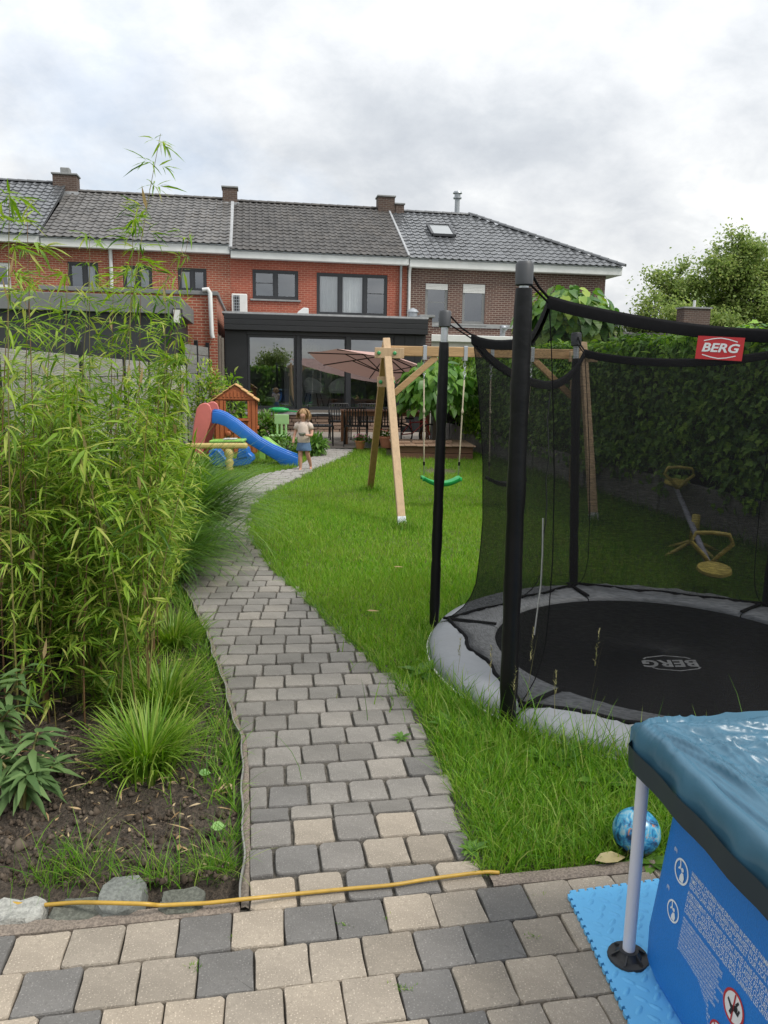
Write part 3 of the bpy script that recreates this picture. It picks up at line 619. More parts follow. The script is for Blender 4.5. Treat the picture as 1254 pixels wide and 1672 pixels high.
def house(name, label, u0, u1, wallmat, tmat, fpx, ridge_px, holes, pitch, hip=None, wall_z0=-.05, sealL=False):
    h = T(name, label, 'house', HF.pt((u0+u1)/2, 0, 0), GA, 'terraced houses at the end of the garden')
    gz1 = HF.px(fpx[0], fpx[1], .30)[1]; gz0 = HF.px(fpx[0], fpx[2], .30)[1]; rz = HF.px(*ridge_px, RV)[1]
    wallholes(HF, u0, u1, wall_z0, gz0+.12, [x['h'] for x in holes]).build('wall', wallmat, h, fix=False)
    mb = MB(); D = -8.0
    mb.add([HF.pt(u0+.003, -.01, wall_z0), HF.pt(u0+.003, D, wall_z0), HF.pt(u0+.003, D, gz0), HF.pt(u0+.003, RV, rz-.25), HF.pt(u0+.003, -.01, gz0+.1)], [(0, 1, 2, 3, 4)])
    mb.add([HF.pt(u1-.003, -.01, wall_z0), HF.pt(u1-.003, D, wall_z0), HF.pt(u1-.003, D, gz0), HF.pt(u1-.003, RV if not hip else -3.9, (rz-.25) if not hip else gz0+.1), HF.pt(u1-.003, -.01, gz0+.1)], [(4, 3, 2, 1, 0)])
    mb.add([HF.pt(u0, D, wall_z0), HF.pt(u1, D, wall_z0), HF.pt(u1, D, gz0+.1), HF.pt(u0, D, gz0+.1)], [(0, 1, 2, 3)]); mb.build('side_walls', wallmat, h, fix=False)
    mb = MB(); zf = HF.px(fpx[0], 500)[1]; mb.fbox(HF, u0+.01, u1-.01, -3.2, -3.1, 2.6, gz0); mb.fbox(HF, u0+.01, u1-.01, -3.1, -.12, 2.55, 2.65); mb.build('inner_walls', m_dark, h)  # the dimness of the rooms is put into these dark walls
    # roof
    rf = MB(); e0 = u0; e1 = u1 if not hip else hip['eave_u']; r1 = u1 if not hip else hip['ridge_u']
    rf.add([HF.pt(e0, .34, gz1-.02), HF.pt(e1, .34, gz1-.02), HF.pt(r1, RV, rz-.06), HF.pt(e0, RV, rz-.06)], [(0, 1, 2, 3)])
    rf.add([HF.pt(e0, RV, rz-.06), HF.pt(r1, RV, rz-.06), HF.pt(e1, 2*RV-.34, gz1-.02), HF.pt(e0, 2*RV-.34, gz1-.02)], [(0, 1, 2, 3)])
    if hip: rf.add([HF.pt(e1, .34, gz1-.02), HF.pt(e1, 2*RV-.34, gz1-.02), HF.pt(r1, RV, rz-.06)], [(0, 1, 2)])
    roof = rf.build('roof', tmat, h, fix=False)
    ins = (lambda u, t: u < e1-(e1-r1)*t+.16) if hip else None
    tiles(HF, e0+.02, (e1 if hip else u1-.02), .38, gz1, RV, rz, pitch, .34, ins).build('roof_tiles', tmat, roof, kind='stuff', fix=False)
    cp = caps((HF.pt(e0, RV, rz+.02), HF.pt(r1, RV, rz+.02))); cp.build('ridge_caps', tmat, roof, kind='stuff', smooth=40)
    if hip: caps((HF.pt(e1+.05, .36, gz1+.03), HF.pt(r1, RV, rz+.05)), .12).build('hip_caps', tmat, roof, kind='stuff', smooth=40)
    g = MB(); g.fbox(HF, e0+.02, e1, .06, .32, gz0, gz1-.03); gut = g.build('gutter', m_white, h, bevel=.02)
    g = MB(); g.fbox(HF, e0+.02, e1, .05, .345, gz1-.028, gz1+.004); g.build('gutter_lip', m_zinc, gut)
    if hip: g = MB(); g.fbox(HF, u1-.02, e1-.003, 2*RV, .05, gz0+.003, gz1-.03); g.build('side_gutter', m_white, h, bevel=.02)
    for x in holes: window(HF, h, x['h'], 0.0, x.get('s', ()), curtain=x.get('c', ()), bars=x.get('b', ()), mat=x.get('m'), fw=x.get('fw', .07), shutter=x.get('sh', 0), sill=x.get('sill', True))
    return h, roof, (gz0, gz1, rz)
def hole(x0, y0, x1, y1, F=HF, v=0.0):
    a, d = F.px(x0, (y0+0), v); b, _ = F.px(x1, y0, v); c = F.px((x0+x1)/2, y1, v)[1]; d = F.px((x0+x1)/2, y0, v)[1]; return (a, b, c, d)
uA, uB, uC = HF.px(71, 430)[0], HF.px(376, 430)[0], HF.px(665, 440)[0]; uD = HF.px(988, 470)[0]; uZ = uA-7
hF, rF, _ = house('row_house', 'leftmost terraced house with shiny grey roof, mostly behind the bamboo', uZ, uA-.004, m_bl, m_tr, (40, 382, 396), (50, 298), [dict(h=hole(-40, 428, 16, 470), s=(.5,), m=m_white)], .26)
hL, rL, zL = house('row_house', 'orange brick terraced house behind the bamboo with three small dark windows', uA, uB-.004, m_bl, m_tl, (245, 394, 409), (245, 320), [dict(h=hole(110, 428, 160, 474), s=(.55,), c=(1,)), dict(h=hole(200, 434, 248, 474), s=(.5,), c=(0, 1)), dict(h=hole(290, 438, 337, 476), s=(.5,), c=(0,))], .26)
hM, rM, zM = house('row_house', 'middle red brick terraced house with brown tiled roof above the black extension', uB, uC-.004, m_bm, m_tm, (523, 414, 427), (523, 337), [dict(h=hole(412, 441, 487, 489), s=(.5,), b=(0,)), dict(h=hole(517, 447, 633, 516), s=(.33, .68), c=(0, 1), b=(2,), sill=False)], .235)
_hr = HF.px(766, 352, RV)[0]; _he = HF.px(1016, 441, .30)[0]
hR, rR, zR = house('row_house', 'dark brown brick end house with hipped glazed roof and white gutter', uC, uD, m_br, m_tr, (820, 428, 442), (710, 349), [dict(h=hole(695, 463, 732, 530), m=m_grey, sh=.20, fw=.05, b=(0,)), dict(h=hole(756, 464, 793, 529), m=m_grey, sh=.30, fw=.05)], .25, dict(eave_u=_he, ridge_u=_hr))
def chimney(par, x0, x1, ytop, ybot, pots=(), v=RV, mat=m_bc, dv=.55):
    a, zt = HF.px(x0, ytop, v+dv/2); b, _ = HF.px(x1, ytop, v+dv/2); zb = HF.px(x0, ybot+12, v)[1]; mb = MB(); mb.fbox(HF, a, b, v-dv/2, v+dv/2, zb-.3, zt-.06)
    c = mb.build('chimney', mat, par, fix=True); mb = MB(); mb.fbox(HF, a-.04, b+.04, v-dv/2-.04, v+dv/2+.04, zt-.058, zt); mb.build('chimney_cap', m_stone, c, bevel=.01)
    for s, hgt in pots: mb = MB(); mb.fbox(HF, a+(b-a)*s-.16, a+(b-a)*s+.16, v-.16, v+.16, zt+.002, zt+hgt); mb.build('chimney_pot', m_stone, c, bevel=.03)
    f = MB(); f.fbox(HF, a-.07, b+.07, v-dv/2-.05, v+dv/2+.05, zb-.28, zb+.13); f.build('flashing', m_lead, c, bevel=.01); return c
chimney(rL, 85, 124, 281, 308, ((.5, .22),)); chimney(rM, 363, 387, 303, 326); chimney(rR, 618, 645, 318, 346); chimney(rR, 646, 660, 331, 347)
# metal flue, verge strips, skylight
fu, fz = HF.px(746, 350, -4.6); ft = HF.px(746, 313, -4.6)[1]; mb = MB(); p = HF.pt(fu, -4.6, 0)
mb.lathe([(.10, fz-.6), (.10, ft-.28), (.17, ft-.27), (.17, ft-.22), (.12, ft-.21), (.12, ft-.08), (.19, ft-.07), (.16, ft), (.02, ft+.01)], 14, p); mb.build('metal_flue', m_zinc, rR, smooth=35)
for par, uu, zz_, wd, mt in ((rM, uB+.02, zM, .12, m_lead), (rR, uC-.02, zR, .08, m_lead)):
    mb = MB(); L = math.hypot(RV-.38, zz_[2]-zz_[1]); mb.beam(HF.pt(uu, .37, zz_[1]+.03), HF.pt(uu, RV, zz_[2]+.04), wd, .14); mb.build('verge_strip', mt, par, bevel=.02)
t_ = .50; su = HF.px(722, 378, -1.8)[0]; dz_ = (zR[2]-zR[1]); A = HF.pt(su-.42, .38+(RV-.38)*.42, zR[1]+dz_*.42); 
def rp(u, t, l=0.0): 
    n = (HF.n*dz_ + Vector((0, 0, .38-RV))).normalized(); return HF.pt(u, .38+(RV-.38)*t, zR[1]+dz_*t)+n*l
mb = MB()
for a, b in (((su-.42, .44), (su+.42, .44)), ((su-.42, .66), (su+.42, .66)), ((su-.42, .44), (su-.42, .66)), ((su+.42, .44), (su+.42, .66))): mb.beam(rp(*a, .10), rp(*b, .10), .09, .09)
sk = mb.build('skylight', m_frame, rR); mb = MB(); mb.add([rp(su-.4, .44, .12), rp(su+.4, .44, .12), rp(su+.4, .66, .12), rp(su-.4, .66, .12)], [(0, 1, 2, 3)]); m_skg = pm('skylight_pane', (.25, .27, .28), .08, .05); mb.build('pane', m_skg, sk)
# downpipes, air unit
for par, x, y0, y1, rr, mt in ((hM, 655, 430, 540, .045, m_zinc), (hR, 669, 440, 545, .05, m_white), (hL, 180, 405, 480, .06, m_white)):
    u, z1 = HF.px(x, y0, .08); z0 = HF.px(x, y1, .08)[1]; mb = MB(); mb.tube([HF.pt(u, .25, z1+.15), HF.pt(u, .12, z1-.05), HF.pt(u, .08, z1-.2), HF.pt(u, .08, max(z0, 2.8))], rr, 10); mb.build('downpipe', mt, par, smooth=40)
a, z1 = HF.px(378, 479, .55); b, _ = HF.px(391, 479, .55); z0 = HF.px(385, 513, .55)[1]
ac = T('air_conditioner', 'white outdoor air unit on the red wall left of the upper window', 'air unit', HF.pt((a+b)/2, .3, z0), GA)
mb = MB(); mb.fbox(HF, a, b+.25, .18, .55, z0, z1); mb.build('casing', m_shut, ac, bevel=.03); mb = MB(); mb.fbox(HF, a+.06, b+.0, .545, .56, z0+.05, z1-.06); gl_ = mb.build('grille', m_black, ac)
mb = MB()
for k in range(6): zq = z0+.1+k*(z1-z0-.2)/5; mb.fbox(HF, a+.06, b, .561, .568, zq-.008, zq+.008)
for k in range(3): uq = a+.09+k*(b-a-.12)/2; mb.fbox(HF, uq-.007, uq+.007, .561, .569, z0+.05, z1-.06)
mb.build('grille_bars', m_zinc, gl_)
mb = MB(); mb.fbox(HF, a, a+.06, 0, .5, z0-.06, z0-.005); mb.fbox(HF, b+.15, b+.21, 0, .5, z0-.06, z0-.005); mb.build('bracket', m_zinc, ac)

# ---------------------------------------------------------------- black extension of the middle house
o_ = V(366, 513, 20.5); EF = Frame((o_.x, o_.y), GA)
eW = EF.px(696, 523)[0]; zt = EF.px(530, 517)[1]; zf = EF.px(530, 543)[1]; zs = EF.px(520, 668)[1]
ex = T('garden_extension', 'black clad flat roofed extension with big glass panes behind the terrace', 'extension', EF.pt(eW/2, 0, 0), GA)
mb = MB(); mb.fbox(EF, 0, eW, -.30, .22, zf, zt); fa = mb.build('fascia', m_black, ex, bevel=.008)
for k in range(3): mb = MB(); zq = zf+(zt-zf)*(k+.5)/3; mb.fbox(EF, -.002, eW+.002, .222, .232, zq-(zt-zf)/6+.008, zq+(zt-zf)/6-.008); mb.build('cladding_board', m_black, fa, bevel=.004)
mb = MB(); mb.fbox(EF, -.05, eW+.02, -5.7, .2, zt+.003, zt+.05); mb.build('flat_roof', m_lead, ex)
ED = -5.4
mb = MB(); mb.fbox(EF, .02, eW-.02, ED, -.12, zf-.02, zf+.05); mb.fbox(EF, .3, .4, ED, -.2, zs, zf); mb.fbox(EF, eW-.5, eW-.4, ED, -.2, zs, zf); mb.fbox(EF, .02, eW-.02, ED-.1, ED, zs-.1, zf); mb.build('room_walls', m_plaster, ex)
mb = MB(); mb.fbox(EF, .02, eW-.02, ED, .06, zs-.12, zs-.02); mb.build('room_floor', m_floor, ex)
pcs = [(404, 484), (489, 567), (569, 642)]; us = [(EF.px(a, 600)[0], EF.px(b, 600)[0]) for a, b in pcs]
for a, b in ((0, us[0][0]), (us[2][1], eW)): mb = MB(); mb.fbox(EF, a, b, -.3, .0, -.05, zf); mb.build('side_panel', m_black, ex, bevel=.006)
mb = MB(); mb.fbox(EF, us[0][0], us[2][1], -.12, .05, zs-.09, zs); mb.fbox(EF, us[0][0], us[2][1], -.12, .02, zf-.10, zf-.002); mb.fbox(EF, us[0][1], us[1][0]+.01, -.1, .03, zs, zf-.1); mb.fbox(EF, us[1][1]-.04, us[2][0]+.06, -.1, .03, zs, zf-.1); mb.build('window_frame', m_frame, ex, bevel=.006)
for i, (a, b) in enumerate(us):
    mb = MB(); vv = -.04-.03*(i == 1); q = .07
    mb.fbox(EF, a+.01, b-.01, vv-.025, vv+.025, zs+.003, zs+q); mb.fbox(EF, a+.01, b-.01, vv-.025, vv+.025, zf-.1-q, zf-.103); mb.fbox(EF, a+.01, a+q, vv-.024, vv+.024, zs+q, zf-.1-q); mb.fbox(EF, b-q, b-.01, vv-.024, vv+.024, zs+q, zf-.1-q)
    wv = mb.build('window', m_frame, ex); mb = MB(); mb.add([EF.pt(a+q, vv, zs+q), EF.pt(b-q, vv, zs+q), EF.pt(b-q, vv, zf-.1-q), EF.pt(a+q, vv, zf-.1-q)], [(0, 1, 2, 3)]); mb.build('pane', m_glassb, wv)
ul, ur = EF.px(640, 600)[0], eW; 
for k in range(3): mb = MB(); a = us[2][1]+.02+(eW-us[2][1]-.04)*k/3; mb.fbox(EF, a+.006, a+(eW-us[2][1]-.04)/3-.006, .003, .018, zs-.6, zf-.01); mb.build('cladding_board', m_black, ex, bevel=.004)
# low wall of stone blocks under the glass
m_pl = pm('plinth_stone', (.20, .135, .10), .9, .3, 5, .006, fine=(40, .2), objvar=.35, dirt=.35); zq = 0.0
pw = MB(); pw.fbox(EF, us[0][0]-.1, us[2][1]+.2, -.05, .14, -.05, zs-.12); plinth = pw.build('plinth', pm('plinth_mortar', (.09, .075, .06), .95), ex)
PB = []
for j in range(4): 
    bb = MB(); bb.box((0, 0, 0), (1, .09, 1)); 
hrow = (zs-.16)/5
bm_ = MB(); bm_.box((0, 0, 0), (.38, .10, hrow-.016)); pbl = None
for j in range(5):
    u = us[0][0]-.1+(.2 if j % 2 else 0)
    while u < us[2][1]+.1:
        if pbl is None: pbl = bm_.build('stone_block', m_pl, plinth, world=False, bevel=.012); o = pbl
        else: o = pbl.copy(); COL.objects.link(o)
        wd = rnd.uniform(.26, .44); o.location = wm(plinth).inverted() @ EF.pt(u+wd/2, .15+rnd.uniform(-.01, .012), hrow*(j+.5)); o.scale = (wd/.38*.96, 1, 1); u += wd
mb = MB(); mb.fbox(EF, us[0][0]-.12, us[2][1]+.22, .0, .25, zs-.155, zs-.095); mb.build('coping', m_stone, plinth, bevel=.01)
# inside: partition with papers, chairs, cabinet
mb = MB(); pa = EF.px(491, 600, -2.6)[0]; pb_ = EF.px(541, 600, -2.6)[0]; mb.fbox(EF, pa-.5, pb_, -2.7, -2.6, zs-.02, zf-.03); par_ = mb.build('partition', m_plaster, ex)
m_paper = pm('pinned_paper', (.40, .42, .43), .9, .4, 12)
for i in range(11): a = pa+.18+(i % 2)*.33+rnd.uniform(-.03, .03); z = zs+.55+(i//2)*.27; mb = MB(); mb.fbox(EF, a, a+.21, -2.598, -2.59, z, z+.2); mb.build('pinned_paper', m_paper, par_)
mb = MB(); cu0 = EF.px(546, 600, -2.4)[0]; cu1 = EF.px(566, 600, -2.4)[0]; mb.fbox(EF, cu0, cu1+.6, -2.9, -2.3, zs-.01, zs+.75); mb.build('cabinet', pm('cabinet', (.10, .11, .12), .5), ex, bevel=.01)
def tubchair(u, v, rz, lb):
    p = EF.pt(u, v, zs-.02); c = T('dining_chair', lb, 'chair', p, rz); mb = MB()
    rows = []
    for k in range(9): an = R(200-k*27.5+10); rows.append([Vector((.26*math.cos(an), .25*math.sin(an)+.02, .42)), Vector((.29*math.cos(an), .28*math.sin(an)+.02, .55)), Vector((.30*math.cos(an), .29*math.sin(an)+.02, .62+.24*max(0, math.sin(an))))])
    mb.sheet(rows); o = mb.build('shell', m_curt, c, world=False, smooth=True); so = o.modifiers.new('t', 'SOLIDIFY'); so.thickness = .03
    mb = MB(); mb.lathe([(.02, .40), (.26, .41), (.27, .45), (.02, .46)], 18); mb.build('seat', m_curt, c, world=False, smooth=40)
    for s in (-1, 1):
        for q in (-1, 1): mb = MB(); mb.tube([(s*.15, q*.15, .40), (s*.24, q*.22, 0)], .013, 6); mb.build('leg', m_black, c, world=False)
a = EF.px(512, 645, -1.5)[0]; tubchair(a, -1.5, GA+.3, 'white shell chair behind the middle glass pane'); tubchair(a+.75, -1.9, GA-.5, 'white shell chair nearer the cabinet inside')
# brick pier with cap and vent on the right of the roof edge
mb = MB(); a, z1 = EF.px(690, 514, .0); b = EF.px(706, 514, .0)[0]; mb.fbox(EF, a+.02, b, -.4, -.02, -.05, z1-.07)
pier = T('brick_pier', 'brown brick pier with stone cap at the right end of the extension', 'pier', EF.pt((a+b)/2, -.2, 0), GA); mb.build('shaft', m_br, pier); mb = MB(); mb.fbox(EF, a-.08, b+.07, -.46, .04, z1-.068, z1); mb.build('cap', m_stone, pier, bevel=.01)
vu, vz = EF.px(674, 515, -.6); mb = MB(); mb.lathe([(.10, vz-.25), (.10, vz-.05), (.13, vz-.04), (.13, vz+.08), (.17, vz+.09), (.10, vz+.17), (.02, vz+.2)], 12, EF.pt(vu, -.6, 0)); tag(mb.build('roof_vent', m_zinc, smooth=35), 'small metal vent cowl on the black extension roof by the pier', 'vent')
vu, vz = EF.px(494, 513, -.5); mb = MB(); mb.prism([EF.pt(vu-.16, -.7, vz), EF.pt(vu+.16, -.7, vz), EF.pt(vu+.16, -.7, vz+.16), EF.pt(vu+.02, -.7, vz+.17), EF.pt(vu-.12, -.7, vz+.06)], EF.n*.3); tag(mb.build('roof_hood', m_white, bevel=.02), 'small white hood on the black roof below the big bedroom window', 'vent')
# low beige extension of the right house
a, z1 = HF.px(703, 546, 3.0); b = HF.px(905, 556, 3.0)[0]; lo = T('side_extension', 'low pale rendered extension in front of the brown house', 'extension', HF.pt((a+b)/2, 1.5, 0), GA)
mb = MB(); mb.fbox(HF, a, b, .01, 3.0, -.05, z1-.22); mb.build('wall', m_beige, lo); mb = MB(); mb.fbox(HF, a-.05, b+.05, .012, 3.08, z1-.22, z1); mb.build('fascia', m_shut, lo, bevel=.02); u_, z_ = HF.px(824, 540, 3.0); mb = MB(); mb.tube([HF.pt(u_, 2.8, z_-.3), HF.pt(u_, 2.8, z_), HF.pt(u_+.06, 2.9, z_+.1), HF.pt(u_-.1, 3.0, z_+.08)], .09, 10); mb.build('vent_pipe', m_zinc, lo, smooth=True)
zb = HF.px(760, 531, .04)[1]; mb = MB(); mb.fbox(HF, uC+.05, uD-.01, .0, .05, zb-.09, zb+.05); mb.build('stone_band', m_stone, hR)

# ---------------------------------------------------------------- neighbour's extensions on the left
b0 = V(353, 476, 20.0); BF = Frame((b0.x, b0.y), GA); bz = b0.z
nb = T('brick_annex', 'red brick annex with white drainpipe left of the black extension', 'annex', BF.pt(-1.6, -1, 0), GA)
mb = MB(); mb.fbox(BF, -4.2, 0, -6.4, 0, -.05, bz-.10); mb.build('wall', m_bl, nb); mb = MB(); mb.fbox(BF, -4.26, .05, -6.4, .05, bz-.098, bz); mb.build('roof_edge', m_grey, nb, bevel=.01)
pu = BF.px(341, 480, .1)[0]; pz0 = BF.px(344, 552, .1)[1]; mb = MB(); mb.tube([BF.pt(pu-.15, .06, bz+.02), BF.pt(pu-.02, .09, bz+.04), BF.pt(pu+.03, .1, bz-.05), BF.pt(pu+.05, .1, pz0+.1), BF.pt(pu+.08, .1, pz0)], .055, 10); mb.build('drainpipe', m_white, nb, smooth=40)
n0 = V(294, 484, 16.1); NF = Frame((n0.x, n0.y), GA); nz = n0.z
dk = T('dark_annex', 'dark grey flat roofed annex behind the fence and bamboo', 'annex', NF.pt(-2, -1, 0), GA)
m_clad = pm('dark_cladding', (.030, .032, .035), .5, .15, 3)
mb = MB(); mb.fbox(NF, -4.5, -.15, -3.5, -.15, -.05, nz-.34); mb.build('wall', m_clad, dk); mb = MB(); mb.fbox(NF, -4.7, 0, -3.6, 0, nz-.35, nz); mb.build('fascia', m_grey, dk, bevel=.01)
lu, lz = NF.px(290, 510, .06); mb = MB(); mb.fbox(NF, lu-.10, lu+.08, -.14, .08, lz-.25, lz+.08); wl = tag(mb.build('wall_lantern', m_frame, bevel=.01), 'square lantern at the corner of the dark annex', 'lantern'); mb = MB(); mb.fbox(NF, lu-.08, lu+.06, .081, .09, lz-.21, lz+.05); mb.build('pane', m_shut, wl)

# ---------------------------------------------------------------- fence on the left
m_plk = [pm('fence_plank_'+k, c, .85, .25, 4, .008, stretch=(1, 1, 5), fine=(30, .35), objvar=.18, dirt=.35) for k, c in (('pale', (.43, .415, .38)), ('grey', (.25, .25, .24)))]
def fence(label, stops, ztop, mat, rows, group=None):
    A = Vector(stops[0]); f = T('concrete_fence', label, 'fence', (A.x, A.y, 0)); base = None
    for i, (p, q) in enumerate(zip(stops, stops[1:])):
        p, q = Vector(p), Vector(q); d = (q-p).normalized(); L = (q-p).length-.07; hgt = ztop/rows; an = math.atan2(d.y, d.x)
        for r_ in range(rows):
            if base is None:
                mb = MB(); mb.box((0, 0, 0), (1, .05, 1)); base = mb.build('plank', mat, f, world=False, bevel=.01); o = base
                base.data.materials.clear(); base.data.materials.append(mat)
            else: o = base.copy(); COL.objects.link(o)
            m_ = (p+q)/2; o.location = (m_.x-A.x, m_.y-A.y, hgt*(r_+.5)); o.rotation_euler = (rnd.gauss(0, .008), 0, an); o.scale = (L, 1, hgt*.955)
    for p in stops:
        mb = MB(); mb.box((p[0], p[1], ztop/2+.06), (.065, .09, ztop+.12), an); mb.build('post', m_black, f, bevel=.006)
    return f
def fl(d, x0=-4.27, d0=16.0): return (x0+math.tan(GA)*(d0-d), d)
fence('pale grey concrete plank fence with black posts behind the bamboo', [fl(y) for y in (2.3, 4.5, 6.7, 8.9, 11.0, 13.2, 15.6, 17.0)], 1.72, m_plk[0], 9)
fence('taller dark grey plank fence section beside the playhouse', [(-4.50, 17.08), (-4.55, 18.5), (-4.60, 19.9)], 2.2, m_plk[1], 10)
m_old = woodmat('weathered_board', (.17, .15, .125)); wb = T('timber_panel', 'weathered upright boards beside the black extension', 'panel', V(358, 700, 20.2).xy.to_3d())
for k in range(3): p = V(356.5+k*4.3, 640, 20.2); mb = MB(); mb.box((p.x, p.y, 1.28), (.066, .03, 2.56-.1*k), GA); mb.build('board', m_old, wb, bevel=.004)

# ---------------------------------------------------------------- right boundary: wall, hedge
m_cw = pm('concrete_wall', (.20, .195, .185), .9, .25, 3, .01, fine=(30, .3), dirt=.5)
hang = math.atan2(HB.y-HA.y, HB.x-HA.x); hd = (HB-HA).normalized()
def hp_(s, off, z): n = Vector((hd.y, -hd.x, 0)); return HA+hd*s+n*off+Vector((0, 0, z))
cw = T('boundary_wall', 'low concrete panel wall under the ivy hedge', 'wall', HA)
for i in range(8): a = -4+i*2.0; mb = MB(); mb.prism([hp_(a+.06, .0, -.05), hp_(a+1.94, .0, -.05), hp_(a+1.94, .06, -.05), hp_(a+.06, .06, -.05)], (0, 0, .52)); mb.build('panel', m_cw, cw, bevel=.01)
for i in range(9): a = -4+i*2.0; mb = MB(); mb.prism([hp_(a-.06, -.03, -.05), hp_(a+.06, -.03, -.05), hp_(a+.06, .1, -.05), hp_(a-.06, .1, -.05)], (0, 0, .60)); mb.build('post', m_cw, cw, bevel=.01)
hg = T('ivy_hedge', 'long leafy climber hedge along the right side of the garden', 'hedge', HA)
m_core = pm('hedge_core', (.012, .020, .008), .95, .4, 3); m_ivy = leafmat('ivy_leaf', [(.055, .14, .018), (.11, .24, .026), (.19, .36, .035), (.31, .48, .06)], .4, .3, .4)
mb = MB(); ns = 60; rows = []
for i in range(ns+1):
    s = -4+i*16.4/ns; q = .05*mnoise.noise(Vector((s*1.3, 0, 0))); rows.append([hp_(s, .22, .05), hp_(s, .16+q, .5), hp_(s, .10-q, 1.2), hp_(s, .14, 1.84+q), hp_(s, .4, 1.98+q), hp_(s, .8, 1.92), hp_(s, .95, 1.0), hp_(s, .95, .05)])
mb.sheet(rows); mb.build('stems', m_core, hg, smooth=True)  # a solid dark core filling in behind the leaves, no separate stems
n = 38000; s = np.concatenate([rng.uniform(-4, 12.4, n), rng.uniform(-4, 12.4, 9000)]); zz_ = np.concatenate([rng.uniform(.30, 2.06, n), np.full(9000, 2.02)]); off = np.concatenate([np.zeros(n), rng.uniform(-.02, .9, 9000)])
nv = np.array([hd.y, -hd.x, 0]); hdn = np.array(hd); bul = np.array([mnoise.fractal(Vector((a*.8, b*1.1, 5)), 1, 2, 3) for a, b in zip(s, zz_)])
offn = np.where(zz_ != 2.02, -.02-.14*np.clip(bul+.35, 0, 1.2)+rng.uniform(0, .14, len(s)), off); ztop = zz_+np.where(zz_ != 2.02, 0, .03+.10*bul+rng.uniform(-.06, .08, len(s)))
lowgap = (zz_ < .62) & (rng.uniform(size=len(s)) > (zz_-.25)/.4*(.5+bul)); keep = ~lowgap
b = np.array(HA)+hdn*s[:, None]+nv*offn[:, None]+np.array([0, 0, 1.])*ztop[:, None]; k = len(b)
up = (zz_ == 2.02)[:, None]; nrm = np.where(up, np.array([0, 0, 1.]), -nv+np.array([0, 0, .55]))+rng.normal(0, .35, (k, 3)); d = np.where(up, rng.normal(0, 1, (k, 3))*[1, 1, .2], np.array([0, 0, -1.])+rng.normal(0, .55, (k, 3)))
v, t = leaves(b[keep], d[keep], nrm[keep], rng.uniform(.05, .125, k)[keep], rng.uniform(.045, .10, k)[keep], IVY, .2); np_mesh('foliage', v, t, m_ivy, hg, kind='stuff')
print('hedge tris', len(t))

# ---------------------------------------------------------------- trees
def grow(base, d, L, r, depth, segs, tips, spread=.6, up=.15, q=rnd):
    p = Vector(base); d = Vector(d).normalized(); pts = [p.copy()]; n = 4
    for i in range(n): d = (d+Vector((q.gauss(0, .12), q.gauss(0, .12), q.gauss(0, .08)+up*.3))).normalized(); p = p+d*(L/n); pts.append(p.copy())
    segs.append((pts, r))
    if depth == 0: tips.append((pts[-1], d)); tips.append((pts[-2], d)); return
    for k in range(q.choice((2, 3, 3))):
        dd = (d+Vector((q.gauss(0, spread), q.gauss(0, spread), q.gauss(up, spread*.5)))).normalized(); grow(pts[-1], dd, L*q.uniform(.62, .82), r*.62, depth-1, segs, tips, spread, up, q)
    if depth >= 1: dd = (d+Vector((q.gauss(0, spread*1.2), q.gauss(0, spread*1.2), 0))).normalized(); grow(pts[2], dd, L*.6, r*.5, depth-1, segs, tips, spread, up, q)
m_bark = pm('bark', (.075, .06, .045), .95, .35, 5, .02, stretch=(1, 1, .3))
def tree(name, label, base, L, r, depth, lmat, nleaf, lsize, spread=.6, up=.15, crad=.5, seed=1, group=None, outline=OVAL):
    q = random.Random(seed); o = T(name, label, 'tree', base, 0, group); segs, tips = [], []; grow(base, (q.gauss(0, .05), q.gauss(0, .05), 1), L, r, depth, segs, tips, spread, up, q)
    tr = MB(); br = MB(); 
    for i, (pts, rr) in enumerate(segs):
        n = len(pts); (tr if i == 0 else br).tube(pts, [rr*(1-.45*k/(n-1))*(1.35 if (i == 0 and k == 0) else 1) for k in range(n)], 8 if rr > .04 else 5, cap=False)
    tr.build('trunk', m_bark, o, smooth=True, fix=False); br.build('limbs', m_bark, o, smooth=True, fix=False)
    P = np.array([list(p) for p, d in tips]); idx = rng.integers(0, len(P), nleaf); b = P[idx]+rng.normal(0, 1, (nleaf, 3))*crad*np.array([1, 1, .75])*(rng.uniform(0, 1, (nleaf, 1))**.5)*.8
    d = rng.normal(0, 1, (nleaf, 3))*[1, 1, .6]+[0, 0, -.35]; nr = rng.normal(0, .6, (nleaf, 3))+[0, 0, 1.]
    v, t = leaves(b, d, nr, rng.uniform(.7, 1.3, nleaf)*lsize, rng.uniform(.7, 1.3, nleaf)*lsize*.6, outline, .2); np_mesh('crown', v, t, lmat, o, kind='stuff'); return o
m_wal = leafmat('walnut_leaf', [(.13, .19, .055), (.19, .265, .075), (.26, .34, .10), (.33, .36, .14)], .6, .45)
p = V(1100, 560, 34); tree('walnut_tree', 'tall airy green tree behind the hedge at right', (p.x, p.y, 0), 2.85, .24, 5, m_wal, 76000, .13, .82, .05, .46, 21)
p = V(1330, 560, 33); tree('walnut_tree', 'green tree cut by the right edge of the picture', (p.x, p.y, 0), 2.7, .2, 5, m_wal, 32000, .13, .75, .06, .46, 33)
m_cat = leafmat('catalpa_leaf', [(.05, .14, .02), (.085, .21, .028), (.13, .28, .04), (.19, .34, .05)], .4, .35, .4); m_catd = leafmat('catalpa_leaf_old', [(.05, .13, .03), (.08, .18, .035), (.14, .27, .04), (.30, .40, .06)], .4, .3, .4)
